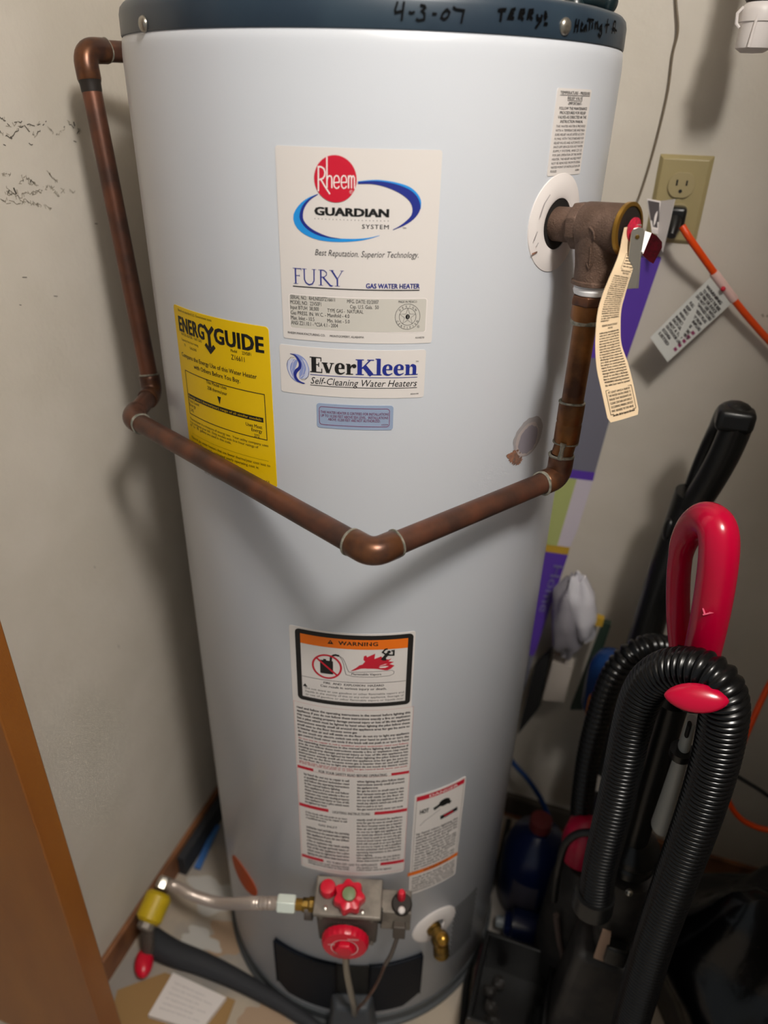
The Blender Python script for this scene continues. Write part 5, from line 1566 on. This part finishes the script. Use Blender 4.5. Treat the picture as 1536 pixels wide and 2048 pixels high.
MB().lathe(S0 + Vector((-.05, -.005, 0)), (1, .1, 0), [(0.012, -.016), (0.020, -.014), (0.026, -.002), (0.034, 0), (0.034, .10), (0.028, .108), (0, .108)], 36).build('can_body', BLUEP, sb)
MB().lathe(S0 + Vector((-.068, -.007, 0)), (1, .1, 0), [(0, -.012), (0.011, -.012), (0.012, 0), (0.012, .006)], 24).build('can_nozzle', mat('grey_nozzle', '8b9296', 0.3), sb)
# black crate of dark odds and ends
cr_ = thing('black_crate', 'low black crate of dark tangled bits on the floor right of the heater', 'crate', (0.3285,-0.0953,0))
K0 = Vector((.330, -.140, .06))
for dx, dy, sx, sy in ((0, .075, .12, .008), (0, -.075, .12, .008), (-.060, 0, .008, .158), (.060, 0, .008, .158)):
    MB().box(K0 + Vector((dx, dy, -.005)), (sx, sy, .11)).build('side_panel', BLACK, cr_, bevel=.002)
MB().box(K0 + Vector((0, 0, -.055)), (.12, .15, .008)).build('base_panel', BLACK, cr_)
MB().box(K0 + Vector((-.0655, .03, .0)), (.003, .06, .07)).build('red_sticker', mat('dark_red', '45101c', 0.5), cr_)
for i in range(9):
    c_ = K0 + Vector((random.uniform(-.04, .04), random.uniform(-.05, .05), -.046 + (i // 6) * .020))
    v_, f_ = lump(c_, random.uniform(.010, .016), random.uniform(.010, .016), .009, i + 20, 12, 8)
    tag(MB().add(v_, f_).build('loose_bit', DUSTY if i % 5 else mat('pale_bit', '84745f', 0.7)), 'small dark lump lying in the low black crate' if i % 5 else 'small pale lump lying in the low black crate', 'scrap', 'dark scraps in the black crate' if i % 5 else 'pale scraps in the black crate')
# black cable round the heater foot
tag(MB().tube(catmull(((0.2582,0.2481,0.03),(0.2584,0.1505,0.02),(0.2496,0.0677,0.014),(0.2439,0.0031,0.008),(0.2458,-0.0482,0.008),(0.2496,-0.1051,0.008),(0.2591,-0.182,0.008),(0.2646,-0.2294,0.008)), 8), .0065, 14).build('black_cable', DARKB), 'black cable lying on the floor round the right foot of the heater', 'cable')
tag(MB().tube(catmull(((0.5971,0.11,0.4796),(0.6294,0.11,0.4665),(0.6694,0.11,0.4471),(0.734,0.12,0.3915)), 6), .0035, 12).build('thin_black_cable', DARKB), 'thin black cable crossing in front of the wall at the right', 'cable')
# big black bag at the right
v_, f_ = lump(Vector((.79, .00, .09)), .24, .20, .27, 11, 40, 26)
v_ = [Vector((p_.x, p_.y, max(p_.z, .0))) for p_ in v_]
tag(MB().add(v_, f_).build('black_bag', BAGB), 'large shiny black bag slumped in the dark lower right corner', 'bag')
v_, f_ = lump(Vector((.74, -.29, .05)), .08, .08, .09, 12, 30, 20)
v_ = [Vector((p_.x, p_.y, max(p_.z, .0))) for p_ in v_]
tag(MB().add(v_, f_).build('dark_sack', mat('dark_navy_sack', '0a0a12', 0.4)), 'small dark sack in front of the large black bag', 'bag')

# ============================================================ rear upright vacuum
def hose(name, pts, r_, pitch, depth, m, parent, n_=22):
    P_ = resample(catmull(pts, 10), pitch / 5)
    pat = [0, .55, 1, 1, .55]
    ra, rb = r_ if isinstance(r_, tuple) else (r_, r_)
    n0 = len(P_)
    return MB().tube(P_, [ra + (rb - ra) * min(1, max(0, (i / n0 - .25) / .2)) - depth + depth * pat[i % 5] for i in range(n0)], n_).build(name, m, parent, sharp=75)
rvq = thing('rear_vacuum', 'black upright vacuum with loop handle standing against the back wall', 'vacuum cleaner', (0.42, 0.08, 0.0))
HL = ((0.4453,0.13,0.9356),(0.4556,0.12,0.9824),(0.4626,0.11,1.026),(0.4662,0.105,1.0612),(0.4664,0.103,1.0795),(0.4647,0.106,1.087),(0.4589,0.12,1.085),(0.4559,0.145,1.0724),(0.4529,0.165,1.0407),(0.4489,0.175,1.0029),(0.445,0.175,0.9662),(0.4406,0.165,0.929))
hq = catmull(HL, 6)
MB().tube(hq, [0.0195 - .008 * min(1, max(0, (i / len(hq) - .45) / .25)) for i in range(len(hq))], 18).build('loop_handle', BLACK, rvq)
MB().box((0.4625,0.1,1.0848), (.046, .034, .030)).build('handle_end', BLACK, rvq, bevel=.008)
SH = ((0.4395,0.145,0.9512),(0.4363,0.145,0.8964),(0.4313,0.14,0.8185),(0.4278,0.135,0.7256),(0.426,0.13,0.6362),(0.4221,0.125,0.5277),(0.4179,0.12,0.409))
MB().tube(catmull(SH, 5), [.027 + .008 * i / 30 for i in range(31)], 20, flat=(1.0, .8)).build('shaft', BLACK, rvq)
o = MB().sphere((0.4207,0.13,0.8944), .012, 16, 10, sc=(.7, 1, 1.6)).build('cord_hook', BLACK, rvq)
MB().sphere((0.4259,0.125,0.8176), .009, 14, 8, sc=(.6, 1, 2.2)).build('cord_clip', BLACK, rvq)
MB().box((0.4206,0.12,0.7068), (.018, .02, .035)).build('release_catch', BLACK, rvq, bevel=.003)
hose('suction_hose', ((0.4594,0.05,0.737),(0.4381,0.03,0.7577),(0.4168,0.01,0.7643),(0.3978,0,0.7519),(0.3843,-0.005,0.7209),(0.378,-0.005,0.6753),(0.3757,-0.005,0.6238),(0.3748,-0.005,0.5703),(0.3768,-0.005,0.5096),(0.3822,-0.005,0.4349),(0.392,-0.005,0.3509)), .0185, .0105, .0042, HOSE, rvq)
cc = (0.3941,-0.03,0.4155)
MB().lathe(Vector(cc) + Vector((0, 0, -.02)), (0, 0, 1), [(.030, -.05), (.033, -.01), (.028, .022), (.012, .036), (0, .038)], 30).build('dust_cup_cap', PINK, rvq)['label'] = 'magenta cap of the dust cup'
RC_ = (0.4142,-0.03,0.2887)
bc = Vector(RC_)
MB().lathe(Vector((bc.x, bc.y, .04)), (0, 0, 1), [(.052, 0), (.060, .02), (.062, .10), (.058, bc.z - .06), (.050, bc.z - .02), (.040, bc.z + .01)], 40).build('dust_cup', DUSTY, rvq)
ri = ((0.3675,-0.09,0.2966),(0.3632,-0.09,0.3731),(0.3653,-0.085,0.4294),(0.3798,-0.08,0.4562),(0.4037,-0.08,0.4709))
MB().tube(catmull(ri, 6), .006, 14).build('cup_rim', BLACK, rvq)
MB().tube(catmull(((0.3758,-0.09,0.2599),(0.3898,-0.09,0.1963),(0.4075,-0.09,0.1317),(0.4159,-0.09,0.0242)), 6), .005, 12).build('dusty_edge', mat('dust_brown', '5a4a44', 0.8), rvq)
MB().box((bc.x + .04, bc.y + .08, .035), (.18, .16, .07)).build('floor_head', BLACK, rvq, bevel=.02)
MB().box((bc.x + .02, bc.y + .07, .22), (.07, .06, .36)).build('spine', BLACK, rvq, bevel=.01)

# ============================================================ front upright vacuum
fv = thing('front_vacuum', 'black upright vacuum with crimson loop handle and looped ribbed hose', 'vacuum cleaner', (0.455, -0.20, 0.0))
RH = ((0.4508,-0.19,0.9095),(0.4467,-0.2,0.957),(0.4423,-0.205,1.004),(0.4374,-0.205,1.0447),(0.4328,-0.2,1.0693),(0.4273,-0.19,1.0794),(0.4204,-0.17,1.0726),(0.4137,-0.15,1.0513),(0.4105,-0.14,1.0232),(0.4132,-0.14,0.9916),(0.4196,-0.145,0.9564),(0.4275,-0.155,0.9241),(0.4391,-0.17,0.8892))
HP_ = catmull(RH, 8)
nH = len(HP_)
MB().tube(HP_, [.0185 if i < nH * .5 else .0185 - .006 * min(1, (i - nH * .5) / (nH * .2)) for i in range(nH)], 28).build('loop_handle', CRIM, fv)['label'] = 'glossy crimson loop handle'
# raised letters moulded on the grip
p = Print(); p.text('H', (-.0045, -.004, .0045, .006), 0, bold=.02); p.text('I', (-.001, .005, .001, .006), 0, bold=.02)
lc = Vector((0.4382,-0.205,0.9936)); toC = (CAM_POS - lc).normalized()
lx = Vector((0.0087,0.0043,0.0023)); lx = (lx - toC * lx.dot(toC)).normalized()
ly = lx.cross(toC) * -1
mb = MB()
for zz_ in (-.006, 0.001, .0075):
    mb.box(lc + toC * .0182 + ly * zz_ + lx * .002 * (zz_ > 0), (.010, .0014, .0012), (lx, ly, toC))
mb.box(lc + toC * .0182 + ly * -.003 + lx * -.003, (.0016, .006, .0012), (lx, ly, toC)); mb.box(lc + toC * .0182 + ly * -.003 + lx * .002, (.0016, .006, .0012), (lx, ly, toC)); mb.box(lc + toC * .0182 + ly * .005 + lx * .004, (.0016, .005, .0012), (lx, ly, toC))
mb.build('moulded_mark', mat('light_crimson', 'd8506e', 0.4), fv)
MB().tube(((0.4493,-0.175,0.9179),(0.4557,-0.175,0.8467)), .022, 20).build('handle_socket', BLACK, fv)
hose('suction_hose', ((0.4093,-0.215,0.5169),(0.4051,-0.215,0.5732),(0.4036,-0.215,0.6373),(0.4025,-0.215,0.7019),(0.4005,-0.215,0.7617),(0.3983,-0.217,0.8196),(0.3985,-0.22,0.8643),(0.4033,-0.225,0.8992),(0.4152,-0.235,0.9275),(0.4309,-0.245,0.9436),(0.4462,-0.255,0.9511),(0.4588,-0.262,0.9464),(0.4684,-0.265,0.9263),(0.4729,-0.265,0.8977),(0.4765,-0.265,0.8604),(0.4788,-0.265,0.813),(0.4798,-0.265,0.7578),(0.4798,-0.265,0.6935),(0.4799,-0.265,0.6287),(0.4803,-0.265,0.5483),(0.4833,-0.265,0.4499),(0.4892,-0.265,0.3157),(0.4959,-0.265,0.2221)), (.0218, .0236), .0066, .0036, HOSE, fv, 26)
oc_ = Vector((0.4381,-0.285,0.9433))
c1 = (CAM_POS - oc_).normalized(); x1 = Vector((0.052,0.0154,-0.0033)); x1 = (x1 - c1 * x1.dot(c1)).normalized(); y1 = x1.cross(c1)
mb = MB()
vs = []
for i in range(15):
    for j in range(32):
        th, fi = PI * i / 14, 2 * PI * j / 32
        sx_ = math.sin(th) * math.cos(fi)
        vs.append(oc_ + x1 * .0285 * math.cos(th) + y1 * (.0140 * math.sin(th) ** 1.3 * math.sin(fi)) + c1 * .008 * sx_)
mb.add(vs, [(i * 32 + j, i * 32 + (j + 1) % 32, (i + 1) * 32 + (j + 1) % 32, (i + 1) * 32 + j) for i in range(14) for j in range(32)])
mb.build('hose_clip', CRIM, fv)['label'] = 'crimson oval clip holding the hose'
MB().tube(((0.439,-0.17,0.8364),(0.4403,-0.165,0.7328),(0.4427,-0.16,0.5648)), [.0185, .0185, .020], 24).build('wand', BLACK, fv)
mb = MB().tube(((0.418,-0.19,0.8474),(0.4204,-0.185,0.7632),(0.4242,-0.18,0.6703)), .0022, 8)
mb.build('wand_seam', mat('worn_edge', '3d3b39', 0.4), fv)
cv = MB().tube(catmull(((0.4534,-0.225,0.8626),(0.4545,-0.22,0.8395),(0.4557,-0.217,0.8099),(0.4574,-0.213,0.7618),(0.459,-0.21,0.7117),(0.4595,-0.21,0.6758)), 3), [.0072, .0074, .0076, .0080, .0085, .0090, .0100, .0108, .0116, .0124, .0132, .0140, .0148, .0154, .0160, .0165], 24, flat=(1, .7)).build('crevice_tool', GREYP, fv)
cv['label'] = 'grey crevice tool clipped beside the hose'
MB().tube(((0.4507,-0.2325,0.863),(0.4524,-0.2265,0.8414)), .0040, 12, flat=(1, .6)).build('tool_slot', HOLE, cv)
MB().tube(((0.4534,-0.222,0.8157),(0.4542,-0.22,0.8046)), .0125, 20).build('tool_clip', BLACK, fv)
col = Vector((0.4451,-0.16,0.5659))
ax = (Vector((0.4451,-0.16,0.5659)) - Vector((0.4474,-0.155,0.4372))).normalized()
MB().lathe(col, -ax, [(.020, -.02), (.034, -.004), (.036, .006), (.034, .012), (.031, .016), (.034, .020), (.034, .032), (.030, .036)], 36).build('collar', BLACK, fv)
B0, B1, B2 = Vector((0.4504,-0.155,0.5078)), Vector((0.4578,-0.15,0.3355)), Vector((0.4604,-0.15,0.0067))
MB().tube(catmull([B0, (B0 + B1) / 2, B1], 5), [.034, .036, .038, .038, .037, .036, .035, .034, .032, .030, .028], 24, flat=(1.0, 1.0)).build('neck_housing', DUSTY, fv)
MB().sphere((0.4504,-0.198,0.5195), .0048, 16, 10).build('screw_cover', NICKEL, fv)
MB().hexa([Vector((B2.x - .07, B2.y - .05, .06)), Vector((B2.x + .09, B2.y - .05, .06)), Vector((B2.x + .09, B2.y + .06, .06)), Vector((B2.x - .07, B2.y + .06, .06))],
          [B1 + Vector((-.050, -.035, -.01)), B1 + Vector((.055, -.035, -.01)), B1 + Vector((.055, .04, -.01)), B1 + Vector((-.050, .04, -.01))]).build('lower_housing', DUSTY, fv, bevel=.012)
HE = Vector((B2.x, B2.y, .04))
MB().box(HE + Vector((.03, -.085, 0)), (.24, .22, .075)).build('floor_head', BLACK, fv, bevel=.02)
tl4 = ((0.4313,-0.205,0.4316),(0.4429,-0.205,0.4312),(0.449,-0.202,0.3582),(0.4305,-0.202,0.3594))
plate(tl4, .004).build('tan_label', mat('tan_label', '9a7d69', 0.6), fv)
MB().box((0.4572,-0.2,0.3864), (.030, .02, .038)).build('latch_block', BLACK, fv, bevel=.004)
MB().tube(((0.4073,-0.215,0.5212),(0.4082,-0.215,0.4919)), [.026, .027], 26).build('hose_cuff', BLACK, fv)

# ============================================================ floor at the lower left
tag(MB().tube(catmull(((-0.3345,-0.2526,0.026),(-0.285,-0.2562,0.024),(-0.2276,-0.2535,0.022),(-0.1645,-0.2538,0.018),(-0.0997,-0.2596,0.018),(-0.0308,-0.2682,0.018),(0.0379,-0.2821,0.018),(0.109,-0.2981,0.018)), 6), [.0250 - .0150 * min(1, i / 34) for i in range(43)], 18).build('foam_pipe', DSTRIP), 'dark grey foam tube lying on the floor in front of the heater', 'tube')
cb = ((-0.2864,-0.2831,0.003),(-0.1403,-0.2807,0.003),(-0.1327,-0.3465,0.003),(-0.3301,-0.393,0.003),(-0.3499,-0.3388,0.003))
tag(plate(cb, .003).build('cardboard_sheet', CARD), 'flat brown cardboard under the printed card at the bottom left', 'cardboard')
C4 = ((-0.2679,-0.2826,0.014),(-0.1545,-0.2864,0.014),(-0.1689,-0.3501,0.014),(-0.2685,-0.3592,0.014))
def it3(p):
    for i in range(6):
        p.text(soup(24), (.12, -.2 - i * .12, .88 if i % 2 else .7, .035), 0, bold=.0)
tag(printed_sheet('printed_card', C4, WPLAS, None, flipped(it3), t=.010, mats=[SMUDGE]), 'white printed card lying on the cardboard at the bottom left', 'card')
tag(MB().box((XW + .019, .085, .026), (.016, .37, .052)).build('dark_strip', DSTRIP), 'dark strip standing on the floor against the left baseboard', 'strip')
st2 = ((-0.3504,0.0261,0.009),(-0.3349,-0.082,0.009),(-0.3492,-0.0824,0.009),(-0.3629,0.0215,0.009))
tag(plate(st2, .004).build('blue_strip', BLUET), 'short blue strip lying on the floor by the left baseboard', 'strip')
# pale paint blotches on the slab
mb = MB()
for i, (x_, y_, rx_, ry_) in enumerate([(-0.2792,-0.1168) + (.06, .035), (-0.2042,-0.1872) + (.05, .03), (-0.2588,-0.2071) + (.04, .02), (-0.0665,-0.2875) + (.05, .03)]):
    b_ = [(x_ + rx_ * (1 + .25 * math.sin(3 * t_ + i) + .12 * math.sin(7 * t_ + 2 * i)) * math.cos(t_), y_ + ry_ * (1 + .25 * math.sin(3 * t_ + i) + .12 * math.sin(7 * t_ + 2 * i)) * math.sin(t_)) for t_ in [2 * PI * j / 40 for j in range(40)]]
    mb.add([Vector((x_, y_, .0006 + .0003 * i))] + [Vector((a, b, .0006 + .0003 * i)) for a, b in b_], [(0, j + 1, (j + 1) % 40 + 1) for j in range(40)], i % 2)
o = mb.build('paint_blotch', [mat('pale_paint', 'bdbab4', 0.7), mat('tan_paint', 'a98f76', 0.7)], floor); o['kind'] = 'stuff'
